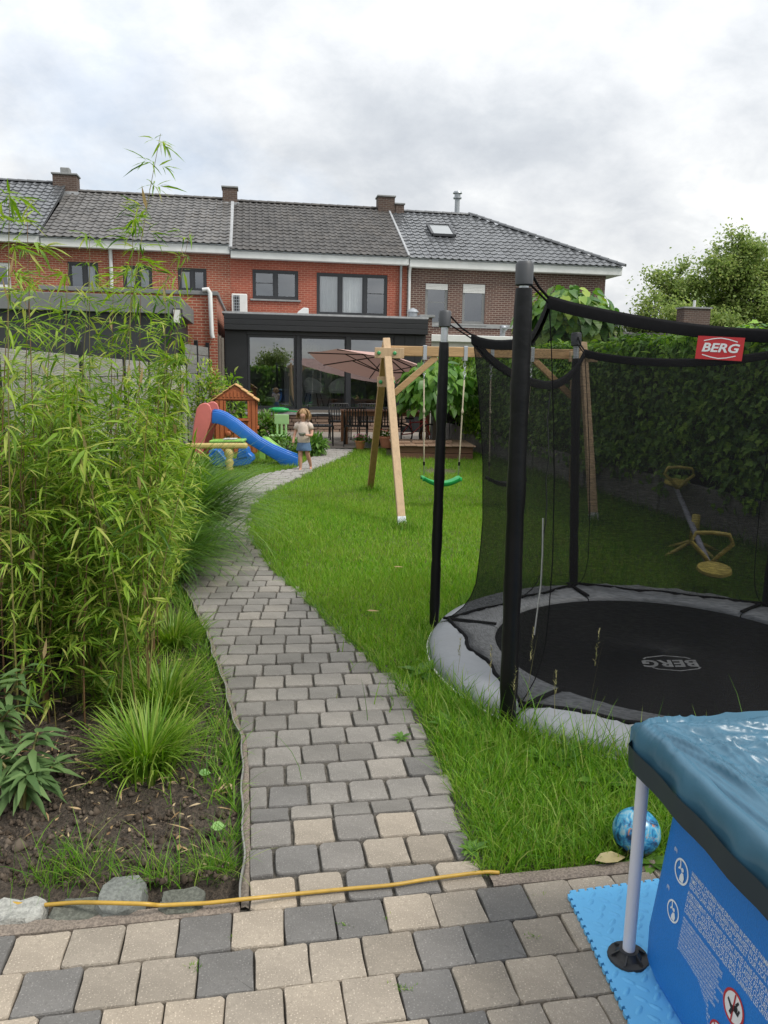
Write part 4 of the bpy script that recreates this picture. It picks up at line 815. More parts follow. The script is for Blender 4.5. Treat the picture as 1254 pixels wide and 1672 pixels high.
def ball_tree(label, c, rx, rz_, n, ls, mat, trunk_r=.05):
    o = T('globe_catalpa', label, 'tree', (c.x, c.y, 0)); mb = MB(); mb.tube([(c.x, c.y, -.05), (c.x+.01, c.y, c.z*.5), (c.x, c.y, c.z)], [trunk_r*1.2, trunk_r, trunk_r*.8], 8)
    mb.build('trunk', m_bark, o, smooth=True); mb = MB()
    for k in range(26): d = randdir(1)[0]; d[2] = abs(d[2])*.7+.1; mb.tube([c-Vector((0, 0, rz_*.35)), c+Vector((d[0]*rx*.8, d[1]*rx*.8, d[2]*rz_*.8-rz_*.2))], [.018, .006], 5, False)
    mb.build('limbs', m_bark, o); d = randdir(n); d = d[d[:, 2] > -.55]; n = len(d); rr = rng.uniform(.62, 1.06, n)[:, None]; b = np.array(c)+d*rr*[rx, rx, rz_]
    dd = d*[1, 1, .3]+np.array([0, 0, -1.1])+rng.normal(0, .35, (n, 3)); nr = d+np.array([0, 0, .7])+rng.normal(0, .3, (n, 3)); v, t = leaves(b, dd, nr, rng.uniform(.75, 1.3, n)*ls, rng.uniform(.6, 1.0, n)*ls, HEART, .25); np_mesh('crown', v, t, mat, o, kind='stuff'); return o
c = V(712, 640, 15.6); ball_tree('small globe catalpa with bright leaves behind the green swing', c, .76, .66, 900, .19, m_cat)
c = V(928, 533, 14.5); ball_tree('larger globe catalpa rising above the hedge behind the front trampoline pole', c, .92, .72, 1300, .22, m_catd)
# far house roof with chimney behind the hedge
p = V(1140, 520, 26); fh = T('far_house', 'distant house with dark roof and squat brick chimney above the hedge', 'house', (p.x, p.y, 0)); mb = MB(); F2 = Frame((p.x, p.y), GA); zc = p.z
mb.fbox(F2, -3.5, 6, -6, 0, -.05, zc-1.15); mb.build('wall', m_br, fh); mb = MB(); mb.prism([F2.pt(-3.8, .4, zc-1.25), F2.pt(-3.8, -3, zc-.38), F2.pt(-3.8, -6.4, zc-1.25)], F2.e*10); rr_ = mb.build('roof', m_tl, fh)
mb = MB(); tiles(F2, -3.8, 6.2, .5, zc-1.24, -3, zc-.35, .3, .36).build('roof_tiles', m_tl, rr_, kind='stuff', fix=False)
a, z1 = F2.px(1118, 503, -1.5); b = F2.px(1161, 503, -1.5)[0]; mb = MB(); mb.fbox(F2, a, b, -2.0, -1.5, zc-1.1, z1); ch = mb.build('chimney', m_bc, rr_); mb = MB(); mb.fbox(F2, a-.04, b+.04, -2.04, -1.46, z1, z1+.05); mb.build('chimney_cap', m_stone, ch); mb = MB(); mb.tube([F2.pt((a+b)/2, -1.75, z1), F2.pt((a+b)/2, -1.75, z1+.3)], .05, 8); mb.build('chimney_pipe', m_white, ch)
# trees behind the viewer, seen mirrored in the glass
for i, (x, y, L, sd, lb) in enumerate(((-9.5, -9, .95, 5, 'tree behind the viewer mirrored in the left pane'), (-4.5, -13, 1.1, 8, 'tree behind the viewer mirrored in the middle pane'), (3.5, -11, 1.0, 13, 'tree behind the viewer mirrored in the right pane'), (-13, -12, 1.9, 17, 'tall tree behind the viewer towards the left neighbour'))):
    tree('garden_tree', lb, (x, y, 0), L, .09, 4, m_wal, 3500, .16, .6, .2, .45, sd, 'trees mirrored in the glass')
hb = T('rear_hedge', 'dark hedge behind the viewer mirrored in the glass', 'hedge', (0, -7, 0)); mb = MB(); mb.sheet([[(x, -7+.2*math.sin(x*3), 0), (x, -7+.2*math.sin(x*2.1), 1.2), (x, -7.3, 1.75+.15*math.sin(x*1.7)), (x, -8, 1.7), (x, -8.2, 0)] for x in np.linspace(-16, 14, 60)]); mb.build('stems', m_core, hb)  # solid dark core behind the foliage, as in the side hedge
n = 9000; b = np.stack([rng.uniform(-16, 14, n), -6.95-rng.uniform(0, .5, n), rng.uniform(.1, 2.0, n)], 1); v, t = leaves(b, rng.normal(0, 1, (n, 3))+[0, 0, -.6], rng.normal(0, .6, (n, 3))+[0, 1, .3], rng.uniform(.14, .24, n), rng.uniform(.1, .18, n), OVAL); np_mesh('foliage', v, t, m_ivy, hb, kind='stuff')
# ================================================================== TRAMPOLINE
def proj(p):
    q = Vector(p)-Vector((0, 0, EYE)); z = q.dot(c_f); return 627+FPX*q.dot(c_r)/z, 836-FPX*q.dot(c_u)/z
def text_geo(body, size, shear=0.0, bold=0.0, spacing=1.0, align='CENTER'):
    cu = bpy.data.curves.new('t', 'FONT'); cu.body = body; cu.size = size; cu.shear = shear; cu.offset = bold*size; cu.space_character = spacing; cu.align_x = align; cu.align_y = 'CENTER'; cu.resolution_u = 3
    o = bpy.data.objects.new('t', cu); COL.objects.link(o); dg = bpy.context.evaluated_depsgraph_get(); dg.update(); me = bpy.data.meshes.new_from_object(o.evaluated_get(dg))
    vs = [v.co.copy() for v in me.vertices]; fs = [tuple(p.vertices) for p in me.polygons]; bpy.data.objects.remove(o); bpy.data.curves.remove(cu); bpy.data.meshes.remove(me); return vs, fs
m_vinyl = pm('black_vinyl', (.005, .005, .006), .42, .3, 5, .003, spec=.3); m_pad = pm('grey_pad', (.225, .237, .255), .55, .08, 5, .004, dirt=.15); m_mat = pm('jump_mat', (.014, .015, .017), .75, .25, 3, .002, fine=(140, .5)); m_cap = pm('grey_cap', (.055, .058, .064), .5, .1); m_steel = pm('galvanised', (.55, .57, .60), .35, .1, 12, metal=.8); m_hem = pm('black_webbing', (.005, .005, .006), .85, .3, 40, spec=.15); m_red = pm('red_badge', (.52, .025, .030), .6, .06); m_wtxt = pm('white_print', (.75, .75, .75), .6, .03); m_gtxt = pm('grey_print', (.24, .245, .25), .7, .1, 30); m_piping = pm('dark_piping', (.06, .06, .065), .6); m_zip = pm('zip_tape', (.42, .42, .42), .7, .15, 30)
def netmat():
    m, t, b = newmat('safety_net'); b.inputs['Base Color'].default_value = (.009, .009, .010, 1); b.inputs['Roughness'].default_value = .8; b.inputs['Specular IOR Level'].default_value = .15
    tr = t.nodes.new('ShaderNodeBsdfTransparent'); ms = t.nodes.new('ShaderNodeMixShader')
    w1 = noise(t, 1.0, 2, .5, (30, 30, 260)); f = ramp(t, w1, [(.35, (.50,)*3), (.65, (.70,)*3)]); t.links.new(f, ms.inputs[0]); t.links.new(tr.outputs[0], ms.inputs[1]); t.links.new(b.outputs[0], ms.inputs[2]); t.links.new(ms.outputs[0], t.nodes['Material Output'].inputs[0]); return m
m_net = netmat()
tp = T('trampoline', 'in-ground round trampoline with grey pad and black safety net on the lawn', 'trampoline', TC)
TZ = .095
th0 = [math.atan2(p.y-TC.y, p.x-TC.x) for p in TR_P]; s_ = (th0[1]-th0[0]) % (2*math.pi); s_ = s_ if s_ < math.pi else s_-2*math.pi
A0 = th0[1]; angs = [A0+math.pi/3, A0, A0-math.pi/3, A0-2*math.pi/3, A0-math.pi, A0-4*math.pi/3]
poles = [TR_P[0], TR_P[1], TR_P[2]]+[TC+Vector((math.cos(a), math.sin(a), 0))*TRR for a in angs[3:]]
tops = [V(857, 427, poles[0].y-.02), V(727, 507, poles[1].y), V(941, 543, poles[2].y+.05)]+[poles[i]+Vector((0, 0, 1.96)) for i in (3, 4, 5)]
sl_end = [.085, .16, .16, .15, .15, .15]
# mat and pad
mb = MB(); mb.lathe([(.001, TZ-.045), (.5, TZ-.042), (.99, TZ-.015)], 72, TC); mb.build('jumping_mat', m_mat, tp, smooth=True, fix=False)
for k in range(6):
    a0 = A0+math.pi/3*k+.004; a1 = A0+math.pi/3*(k+1)-.004; rows = []
    for i in range(25):
        a = a0+(a1-a0)*i/24; w_ = .006*math.sin(i*1.3+k)+.004*math.sin(i*2.9); e = min(i, 24-i); tuck = -.012 if e == 0 else 0
        rows.append([TC+Vector((math.cos(a)*r_, math.sin(a)*r_, z+tuck)) for r_, z in ((.96, TZ-.03), (.962, TZ+.006), (.985, TZ+.016+w_*.3), (1.08, TZ+.02+w_), (TRR-.10, TZ+.018-w_), (TRR-.04, TZ-.002), (TRR-.012, TZ-.045), (TRR-.012, -.03))])
    mb = MB(); mb.sheet(rows); pd = mb.build('pad_section', m_pad, tp, smooth=True)
    mb = MB(); mb.tube([TC+Vector((math.cos(a0+(a1-a0)*i/24)*(TRR-.009), math.sin(a0+(a1-a0)*i/24)*(TRR-.009), TZ-.055)) for i in range(25)], .006, 6); mb.build('piping', m_shut, pd, smooth=True)
    mb = MB(); am = A0+math.pi/3*k; mb.beam(TC+Vector((math.cos(am)*.97, math.sin(am)*.97, TZ+.02)), TC+Vector((math.cos(am)*(TRR-.06), math.sin(am)*(TRR-.06), TZ+.018)), .02, .012); mb.build('strap', m_hem, pd)
# logo on the mat: readable from the far side
lc = G(1097, 1079, TZ); lv, lf = text_geo('BERG', .115, .25, .035, 1.05)
def logo(vs, c, ax, ay, n, lift=.002): return [c+ax*v.x+ay*v.y+n*lift for v in vs]
ax, ay = Vector((-1, -.06, 0)), Vector((.06, -1, 0))
mb = MB(); mb.add(logo(lv, lc, ax*1.1, ay*1.15, Vector((0, 0, 1)), -.0125), lf); lg = mb.build('logo', m_gtxt, tp, fix=False)
def band(pts, wd, c, ax, ay, n, lift):
    mb = MB(); rows = []
    for i, p in enumerate(pts):
        q = Vector(pts[min(i+1, len(pts)-1)])-Vector(pts[max(i-1, 0)]); q = Vector((q[0], q[1], 0)).normalized(); s = Vector((-q.y, q.x, 0))*wd/2
        rows.append([c+ax*(p[0]+s.x)+ay*(p[1]+s.y)+n*lift, c+ax*(p[0]-s.x)+ay*(p[1]-s.y)+n*lift])
    return mb.sheet(rows)
for sg in (1, -1):
    mb = band([(-.12*1, sg*.055), (-.1, sg*.075), (.0, sg*.10), (.10, sg*.075), (.12, sg*.055)], .010, lc, ax*1.1, ay*1.1, Vector((0, 0, 1)), -.0125); mb.build('logo_outline', m_gtxt, lg, fix=False)
# poles
for i in range(6):
    b_, t_ = poles[i], tops[i]; d = (t_-b_).normalized(); L = (t_-b_).length; mb = MB(); se = L-sl_end[i]; pts, rs = [], []
    for k in range(26):
        f = k/25; pts.append(b_+d*(se*f-.02)); rs.append(((.039 if i == 0 else .031)+.0018*math.sin(k*2.3+i)+.0015*math.sin(k*5.1))*(1.0 if f < .985 else .8))
    mb.tube(pts, rs, 14); pl = mb.build('pole', m_vinyl, tp, smooth=50)
    mb = MB(); mb.tube([b_+d*(se-.05), b_+d*(L-.01)], .021, 12); mb.build('steel_tube', m_steel, pl, smooth=50)
    mb = MB(); mb.tube([b_+d*(L-.095), b_+d*(L-.09), b_+d*(L-.012), b_+d*L], [.028, .036, .037, .030], 14); mb.build('pole_cap', m_cap, pl, smooth=40)
    o2 = (TC-b_); o2.z = 0; sd = Vector((-o2.y, o2.x, 0)).normalized(); mb = MB()
    mb.tube([pts[j]+sd*rs[j]*1.02 for j in range(0, 26, 1)], .004, 5); mb.build('sleeve_seam', m_hem, pl)
# net
cz = [V(880, 488, poles[0].y+.12).z, V(770, 549, poles[1].y).z, V(960, 573, poles[2].y-.12).z, 1.80, 1.80, 1.80]
RP = [(0, .09), (.03, .155), (.07, .215), (.15, .26), (.35, .28), (.6, .26), (.85, .21), (1, .17)]
def corner(k, t):
    off = float(np.interp(t, [a for a, b in RP], [b for a, b in RP])); b_ = poles[k].lerp(Vector((tops[k].x, tops[k].y, 0)), t); dr = (TC-poles[k]); dr.z = 0; dr.normalize(); return b_+dr*off
SAG = [.09, .24, .07, .10, .10, .05]
def netpt(k, s, t):
    k2 = (k+1) % 6; p = corner(k, t).lerp(corner(k2, t), s); zt_ = cz[k]*(1-s)+cz[k2]*s-SAG[k]*(4*s*(1-s))**.8*1.0
    m_ = (TC-p); m_.z = 0; m_.normalize(); p = p+m_*(.10*4*s*(1-s)*t**2+.02*math.sin(s*19+k)*4*s*(1-s)*(1-t)+.012*math.sin(t*23+s*8)*s*(1-s)*4); p.z = TZ+.02+(zt_-TZ-.02)*t; return p
tv = [0, .02, .05, .09, .14, .2, .28, .37, .47, .57, .67, .76, .84, .91, .96, 1]; sv = [i/14 for i in range(15)]
for k in range(6):
    mb = MB(); mb.sheet([[netpt(k, s, t) for s in sv] for t in tv]); nt_ = mb.build('net_section', m_net, tp, smooth=True, fix=False)
    mb = MB(); rows = []
    for s in sv:
        p = netpt(k, s, 1); mm = (TC-p); mm.z = 0; mm.normalize(); rows.append([p+mm*.012+Vector((0, 0, -.042)), p+mm*.014+Vector((0, 0, 0)), p-mm*.004+Vector((0, 0, .012)), p-mm*.012, p-mm*.010+Vector((0, 0, -.042))])
    mb.sheet(rows); mb.build('net_hem', m_hem, nt_, smooth=True)
    mb = MB(); mb.tube([netpt(k, s, 0) for s in sv], .011, 6); mb.build('bottom_rope', m_hem, nt_, smooth=True)
    c = corner(k, 1); c.z = cz[k]; mb = MB(); tq = tops[k]+(TC-poles[k]).normalized()*.03-Vector((0, 0, .03)); mb.tube([tq, (tq+c)/2+Vector((0, 0, -.012)), c], .0055, 6); mb.tube([tq-Vector((0, 0, .05)), c-Vector((0, 0, .02))], .0045, 6); mb.build('net_cord', m_hem, nt_)
    mb = MB(); mb.tube([netpt(k, 0, t)+Vector((0, 0, 0)) for t in tv], .0028, 5); mb.build('net_seam', m_hem, nt_)
    if k in (0, 1):
        s = (.13, .55)[k]; mb = MB(); mb.tube([netpt(k, s, t) for t in tv if (.12 if k == 0 else 0) <= t <= (.5 if k == 0 else .97)], .0042, 5); mb.build('zip', m_zip if k == 0 else m_cap, nt_)
# badge hanging from the near hem, between the front pole and the next one out of frame (section 5)
best = min(((abs(proj(netpt(5, s, 1))[0]-1180), s) for s in np.linspace(0, 1, 400)))[1]; bp = netpt(5, best, 1); bq = netpt(5, min(1, best+.05), 1); bx = (netpt(5, best-.04, 1)-bp); 
if proj(bp+bx)[0] < proj(bp)[0]: bx = -bx
bx.z = bx.z*.6; bx.normalize(); bn = bx.cross(Vector((0, 0, 1))).normalized()
if bn.dot(Vector((0, 0, EYE))-bp) < 0: bn = -bn
by = bn.cross(bx).normalized(); by = by if by.z > 0 else -by; bsz = (bp-Vector((0, 0, EYE))).length/FPX; bw_, bh_ = 60*bsz*1.05, 33*bsz; bc = bp+bn*.018-by*(bh_*.5+.03); print('badge', bw_, bh_)
mb = MB(); mb.prism([bc+bx*a*bw_/2+by*b*bh_/2+bn*.0 for a, b in ((-1, -1), (1, -1), (1, 1), (-1, 1))], bn*.004); bdg = mb.build('badge', m_red, tp)
lv, lf = text_geo('BERG', bh_*.52, .2, .03, 1.0); wtx = max(v.x for v in lv)-min(v.x for v in lv); k_ = bw_*.80/wtx
mb = MB(); mb.add(logo([Vector((v.x*k_, v.y, 0)) for v in lv], bc, bx, by, bn, .0058), lf); mb.build('badge_lettering', m_wtxt, bdg, fix=False)
for sg in (1, -1): mb = band([(-.36*bw_, sg*.30*bh_), (-.16*bw_, sg*.40*bh_), (0, sg*.44*bh_), (.16*bw_, sg*.40*bh_), (.36*bw_, sg*.30*bh_)], .004, bc, bx, by, bn, .0056); mb.build('badge_outline', m_wtxt, bdg, fix=False)

# ================================================================== SWING SET
m_pine = woodmat('pine_timber', (.46, .32, .19), (4, 4, .5), 9, .65, .25); m_pined = woodmat('pine_timber_shaded', (.33, .20, .075), (4, 4, .5), 9, .65, .3); m_pineh = woodmat('pine_beam', (.43, .27, .13), (.4, 4, 4), 9, .65, .3)  # far legs get a darker pine: their shadow side is in the colour
m_green = pm('green_plastic', (.02, .34, .09), .35, .08, 5); m_rope = pm('rope', (.42, .36, .27), .9, .25, 60); m_bolt = pm('green_bolt_cap', (.05, .30, .10), .4)
sw = T('swing_set', 'wooden A-frame swing set standing on the lawn', 'swing set', G(657, 865))
aL, aR_ = V(637, 566, 9.1), V(944, 580, 9.3); bz_ = (aL.z+aR_.z)/2-.02; aL.z = aR_.z = bz_; bd = (aR_-aL).normalized(); bs = Vector((-bd.y, bd.x, 0))
b1, b2 = G(657, 862), G(604, 801); b3 = G(970, 855); b4 = G(934, 800)
mb = MB(); mb.beam(aL-bd*.10, aR_+bd*.12, .085, .115); mb.build('crossbeam', m_pineh, sw, bevel=.008)
for (nb_, ap, sd, mt) in ((b1, aL, -1, m_pine), (b2, aL, -1, m_pined), (b3, aR_, 1, m_pine), (b4, aR_, 1, m_pined)):
    nrl = nb_ in (b1, b3); top = ap+bd*sd*(.04 if nrl else .05)+bs*(-.066 if nrl else .066); dn = (top-Vector((nb_.x, nb_.y, -.02))).normalized(); mb = MB(); mb.beam(Vector((nb_.x, nb_.y, -.02)), top+dn*(.15 if nrl else .10), .085, .085, bs); lg_ = mb.build('leg', mt, sw, bevel=.008)
    if nrl: mb = MB(); mb.beam(Vector((nb_.x, nb_.y, -.03)), Vector((nb_.x, nb_.y, -.02))+dn*.14, .09, .09, bs); mb.build('ground_anchor', m_steel, lg_, bevel=.004)
for ap, s in ((aL, -1), (aR_, 1)):
    for dz, wd in ((-.03, .34), (-.36, .27)):
        c = ap+Vector((0, 0, dz))-bs*.13+bd*s*.02; mb = MB(); mb.beam(c-bd*wd*.5, c+bd*wd*.5 if dz > -.1 else c+bd*wd*.25, .05, .12); cb_ = mb.build('cleat', m_pine, sw, bevel=.006)
        for q in (-.36, .18): mb = MB(); mb.lathe([(.022, 0), (.022, .012), (.012, .02)], 10, c+bd*wd*q-bs*.026, m=Matrix.Rotation(R(90), 3, 'X')); mb.build('bolt_cap', m_bolt, cb_, smooth=40)
    mb = MB(); mb.beam(ap-bd*s*.55-Vector((0, 0, .06)), ap-bd*s*.05-Vector((0, 0, .50)), .06, .07); mb.build('brace', m_pineh, sw, bevel=.006)
def swing(label, pxs, seat_py, color):
    hooks = []
    for x in pxs: 
        u = min(np.linspace(0, 1, 300), key=lambda s: abs(proj(aL.lerp(aR_, s))[0]-x)); hooks.append(aL.lerp(aR_, u)-Vector((0, 0, .06)))
    zs_ = V(720, seat_py, 9.2).z; m_ = (hooks[0]+hooks[1])/2; s = T('rope_swing', label, 'swing', Vector((m_.x, m_.y, zs_-.02)), 0, 'swings on the wooden frame'); half = .24
    ends = [Vector((m_.x, m_.y, zs_+.04))-bd*half*.88, Vector((m_.x, m_.y, zs_+.04))+bd*half*.88]; rows = []
    for i in range(17):
        f = -1+2*i/16; z = zs_-.045+.085*abs(f)**2.2+(-.02 if abs(f) > .95 else 0); rows.append([Vector((m_.x, m_.y, z+dz))+bd*half*f+bs*y for y, dz in ((-.095, -.045), (-.095, 0), (-.03, -.004), (.03, -.004), (.095, 0), (.095, -.045))])
    mb = MB(); mb.sheet(rows); o = mb.build('seat', color, s, smooth=50); so = o.modifiers.new('t', 'SOLIDIFY'); so.thickness = .012
    for h, e in zip(hooks, ends):
        mb = MB(); mb.fbox(Frame((h.x, h.y), math.atan2(bd.y, bd.x)), -.022, .022, -.05, .05, h.z-.04, h.z+.13); hk = mb.build('hanger_bracket', m_steel, s, bevel=.004)
        mb = MB(); n = 5
        for k in range(n):
            z0 = h.z-.03-k*.045; a = k % 2; loop = [Vector((h.x, h.y, z0-.024))+(bd if a else bs)*(.014*math.cos(q))+Vector((0, 0, .028*math.sin(q))) for q in np.linspace(0, 2*math.pi, 11)]; mb.tube(loop, .005, 5)
        mb.build('chain', m_steel, hk, smooth=True); st = Vector((h.x, h.y, h.z-.26)); mb = MB(); mb.tube([st, st.lerp(e, .35)+bs*.006, st.lerp(e, .7), e], .0085, 7); rp_ = mb.build('rope', m_rope, s, smooth=True)
        mb = MB(); q = st.lerp(e, .86); mb.tube([q, st.lerp(e, .90)], .013, 8); mb.build('rope_adjuster', m_vinyl, rp_); mb = MB(); q = st.lerp(e, .33); mb.tube([q-Vector((0, 0, .04)), q, q+Vector((0, 0, .04))], [.006, .017, .006], 7); mb.build('knot', m_rope, rp_, smooth=True)
swing('green plastic swing seat hanging on ropes left of the front pole', (693, 760), 780, m_green); swing('swing mostly hidden behind the front trampoline pole and net', (803, 868), 780, m_vinyl)

# ================================================================== POOL
m_cov = pm('pool_cover', (.048, .130, .195), .33, .15, 5, .001, spec=.5); m_covd = pm('cover_rim_shade', (.018, .033, .044), .45, .15, 4, spec=.3); m_lin = pm('pool_liner', (.010, .185, .60), .42, .05, 6, .0015, fine=(260, .12)); m_post = pm('white_post', (.62, .63, .70), .35, .04, 6); m_foot = pm('black_foot', (.02, .02, .021), .5, .2, 20)
c0 = G(1025, 1568, .03); ptop = V(1021, 1180, c0.y); RZ = .698
PA = math.atan2(1.92-1.85, 1.04-.68)*.75; PF = Frame((c0.x, c0.y), R(8)); print('pool corner', c0)
pool = T('frame_pool', 'rectangular blue above-ground pool with white posts on the terrace', 'pool', PF.pt(.8, .6, 0), R(8))
PLX, PLY = 2.0, 1.5
def corner_pt(u, v): return PF.pt(u, v, 0)
for i, (u, v, r_) in enumerate(((0, 0, .021), (0, .92, .021), (.95, 0, .021), (1.95, 0, .021), (0, 1.75, .021))):
    mb = MB(); p = PF.pt(u, v, 0); mb.tube([p+Vector((0, 0, .05)), p+Vector((.0, 0, RZ-.02))], .0165, 16); po = mb.build('post', m_post, pool, smooth=40)
    mb = MB(); mb.lathe([(.054, .036), (.056, .041), (.054, .046), (.036, .048), (.027, .060), (.026, .066)], 20, p); ft = mb.build('foot', m_foot, po, smooth=35)
    for k in range(6):
        mb = MB(); a = k*math.pi/3; d = Vector((math.cos(a), math.sin(a), 0)); mb.add([p+d*.026+Vector((0, 0, .064)), p+d*.050+Vector((0, 0, .050)), p+d*.026+Vector((0, 0, .047))]+[p+d*.026+Vector((-d.y, d.x, 0))*.004+Vector((0, 0, .064)), p+d*.050+Vector((-d.y, d.x, 0))*.004+Vector((0, 0, .050)), p+d*.026+Vector((-d.y, d.x, 0))*.004+Vector((0, 0, .047))], [(0, 1, 2), (5, 4, 3), (0, 3, 4, 1), (1, 4, 5, 2), (0, 2, 5, 3)])
        mb.build('rib', m_foot, ft)
# rail
mb = MB(); mb.tube([PF.pt(0, 1.8, RZ), PF.pt(0, .05, RZ), PF.pt(.015, .015, RZ), PF.pt(.05, 0, RZ), PF.pt(2.0, 0, RZ)], .024, 12); mb.build('top_rail', m_post, pool, smooth=True)
# liner: wall profile, inset from the posts, bulging low down
INS = .05
def lin_off(z): return float(np.interp(z, [0, .03, .09, .18, .32, .50, .66], [-.045, .008, .034, .036, .022, .004, -.01]))
def wallpt(s, z, lift=0.0):
    """s runs from the far corner towards the camera along the left wall; negative s goes round the corner along the far wall"""
    rc = .04; o = lin_off(z)+lift
    if s >= rc: return PF.pt(INS-o, INS-.0+s, z)
    q = rc*math.pi/2; 
    if s > rc-q: a = (rc-s)/rc; return PF.pt(INS+rc-(rc+o)*math.cos(a), INS+rc-(rc+o)*math.sin(a), z)
    return PF.pt(INS+rc+(rc-q-s), INS-o, z)
rows = []; zl = [.006, .015, .03, .06, .09, .13, .18, .25, .32, .4, .5, .58, .65]
for s in list(np.linspace(-1.9, -.05, 16))+list(np.linspace(-.035, .08, 9))+list(np.linspace(.1, 1.75, 30)): rows.append([wallpt(s, z, .004*math.sin(s*9)*math.exp(-((z-.1)/.12)**2)) for z in zl])
mb = MB(); mb.sheet(rows); mb.build('liner', m_lin, pool, smooth=True)
# cover with folds
cv = MB(); rows = []; NU, NV = 120, 110
us_ = list(np.concatenate([np.linspace(0, .45, 110), np.linspace(.46, 1.95, 50)])); vs_ = list(np.concatenate([np.linspace(0, .6, 120), np.linspace(.61, 1.75, 50)]))
def fold(u, v):
    a = math.atan2(v+.02, u+.02); r_ = math.hypot(u, v); e = min(u, v)
    def rg(x, y, z): return (1-min(1, abs(mnoise.noise(Vector((x, y, z))))*2.2))**2
    w = .25*mnoise.noise(Vector((u*3, v*3, 9)))
    wl = math.sin(a)**2; q1, q2 = math.sqrt(max(u, 0))*1.0, math.sqrt(max(v, 0))
    fl = .028*rg(u*10+w*.6-v*1.2, v*.35, 1.3)+.018*rg(u*22+w-v*2, v*.5+3, 4.2)
    ff = .024*rg(v*10+w*.6-u*1.2, u*.35, 2.3)+.016*rg(v*22+w-u*2, u*.5, 5.2)
    f = wl*fl+(1-wl)*ff+.012*rg(a*11+w*.5, r_*.5, 6.6)
    return f*min(1, .7+e/.05)*min(1, .45+r_*2)-.012-.05*min(1, e/.30)
ext = [(-.034, -.070), (-.035, -.05), (-.036, -.02), (-.033, .005), (-.022, .02), (-.006, .027)]
EK = (0, 0, .1, .25, .5, .8)
def covpt(u, v):
    """u,v run inward from the rails; negative indices hang over the edge"""
    return PF.pt(u, v, RZ+.030+fold(max(u, 0), max(v, 0)))
def edge(i): return ext[i]
for v in [('e', i) for i in range(6)]+[('i', x) for x in vs_]:
    row = []
    for u in [('e', i) for i in range(6)]+[('i', x) for x in us_]:
        ov, zv = ext[v[1]] if v[0] == 'e' else (v[1], None); ou, zu = ext[u[1]] if u[0] == 'e' else (u[1], None)
        z = min([q for q in (zv, zu) if q is not None], default=None)
        if z is None: row.append(covpt(ou, ov))
        else:
            s = ov if v[0] == 'i' else ou; wv = .004*math.sin(s*31)+.003*math.sin(s*57) if z < 0 else 0
            if v[0] == 'e' and u[0] == 'e':
                rr = .03; k = max(-ou, -ov, 0); row.append(PF.pt(max(ou, -.030), max(ov, -.030), RZ+z))
            elif v[0] == 'e': row.append(PF.pt(ou, ov-wv-.5*EK[v[1]]*fold(ou, .03), RZ+z+EK[v[1]]*(fold(ou, .02)+.012)))
            else: row.append(PF.pt(ou-wv-.5*EK[u[1]]*fold(.03, ov), ov, RZ+z+EK[u[1]]*(fold(.02, ov)+.012)))
    rows.append(row) if False else None
    cv.v += [tuple(p) for p in row]
n = len(us_)+6; m_ = len(vs_)+6; cv.f = [(i*n+j, i*n+j+1, (i+1)*n+j+1, (i+1)*n+j) for i in range(m_-1) for j in range(n-1)]
cov = cv.build('cover', m_cov, pool, smooth=True)
mb = MB(); rows = []
for s in np.linspace(1.75, .0, 40): rows.append([PF.pt(-.049-.003*math.sin(s*31), s, RZ-.026), PF.pt(-.044-.003*math.sin(s*31), s, RZ-.088)])
for s in np.linspace(.0, 1.9, 30): rows.append([PF.pt(s, -.049, RZ-.026), PF.pt(s, -.044, RZ-.088)])
mb.sheet(rows); mb.build('cover_shade_band', m_covd, pool, smooth=True)  # shaded underside of the cover rim, put in as a separate dark band
# printed warnings on the liner
def wall_text(body, size, s0, z0, mat, name='warning_text', sx=1.0, slope=0.0, bold=.012):
    vs, fs = text_geo(body, size, 0, bold, 1.0, 'LEFT'); mb = MB(); mb.add([wallpt(s0+v.x*sx, z0+v.y+slope*v.x*sx, .0012) for v in vs], fs); return mb.build(name, mat, pool, fix=False)
def wuv(px, py):     # where on the left wall a picture point lies
    best = None
    u_, z_ = None, None
    WF = Frame(tuple(PF.pt(INS-.030, 0, 0).xy), R(8)-math.pi/2); u, z = WF.px(px, py); return u-INS, z
s1, z1 = wuv(1118, 1427); print('text start', s1, z1, wuv(1254, 1600))
m_wl = pm('white_print_liner', (.72, .78, .82), .6, .04)
LINES = ['WARNING! CHILDREN HAVE DROWNED IN PORTABLE SWIMMING POOLS.', 'TIMES. DO NOT LEAVE CHILDREN UNSUPERVISED IN OR AROUND THE POOL.', 'FENCING LAWS APPLY TO THIS POOL. CONSULT YOUR LOCAL GOVERNMENT A', None, 'AVERTISSEMENT! DES ENFANTS SE SONT NOYÉS DANS DES PISCINES PORT', 'SUPERVISION ADULTE ACTIVE CONSTANTE. NE LAISSEZ PAS LES ENFANTS SANS', 'LA PISCINE. GARDEZ-LES À PORTÉE DE BRAS. LES LOIS DE CLÔTURE DES PISC', 'CONSULTEZ LES AUTORITÉS LOCALES POUR CONNAÎTRE LES CRITÈRES DES']
z = z1; LH = .0150
for L in LINES:
    if L: wall_text(L, .0172, s1, z, m_wl, sx=.60, bold=.002)
    z -= LH if L else LH*.35
z -= .006; fillw = ' '.join(x for x in LINES if x).split(); 
import itertools
q = random.Random(4); zi = z; rowsn = 0
while zi > .10:
    L = ''; target = 62-(5 if rowsn > 10 else 0)-q.randint(0, 3)
    while len(L) < target: L += q.choice(fillw)+' '
    wall_text(L.strip(), .0088, s1+.002, zi, m_wl, name='small_print', sx=.55, bold=.004); zi -= .0092; rowsn += 1
    if rowsn in (19,): zi -= .006
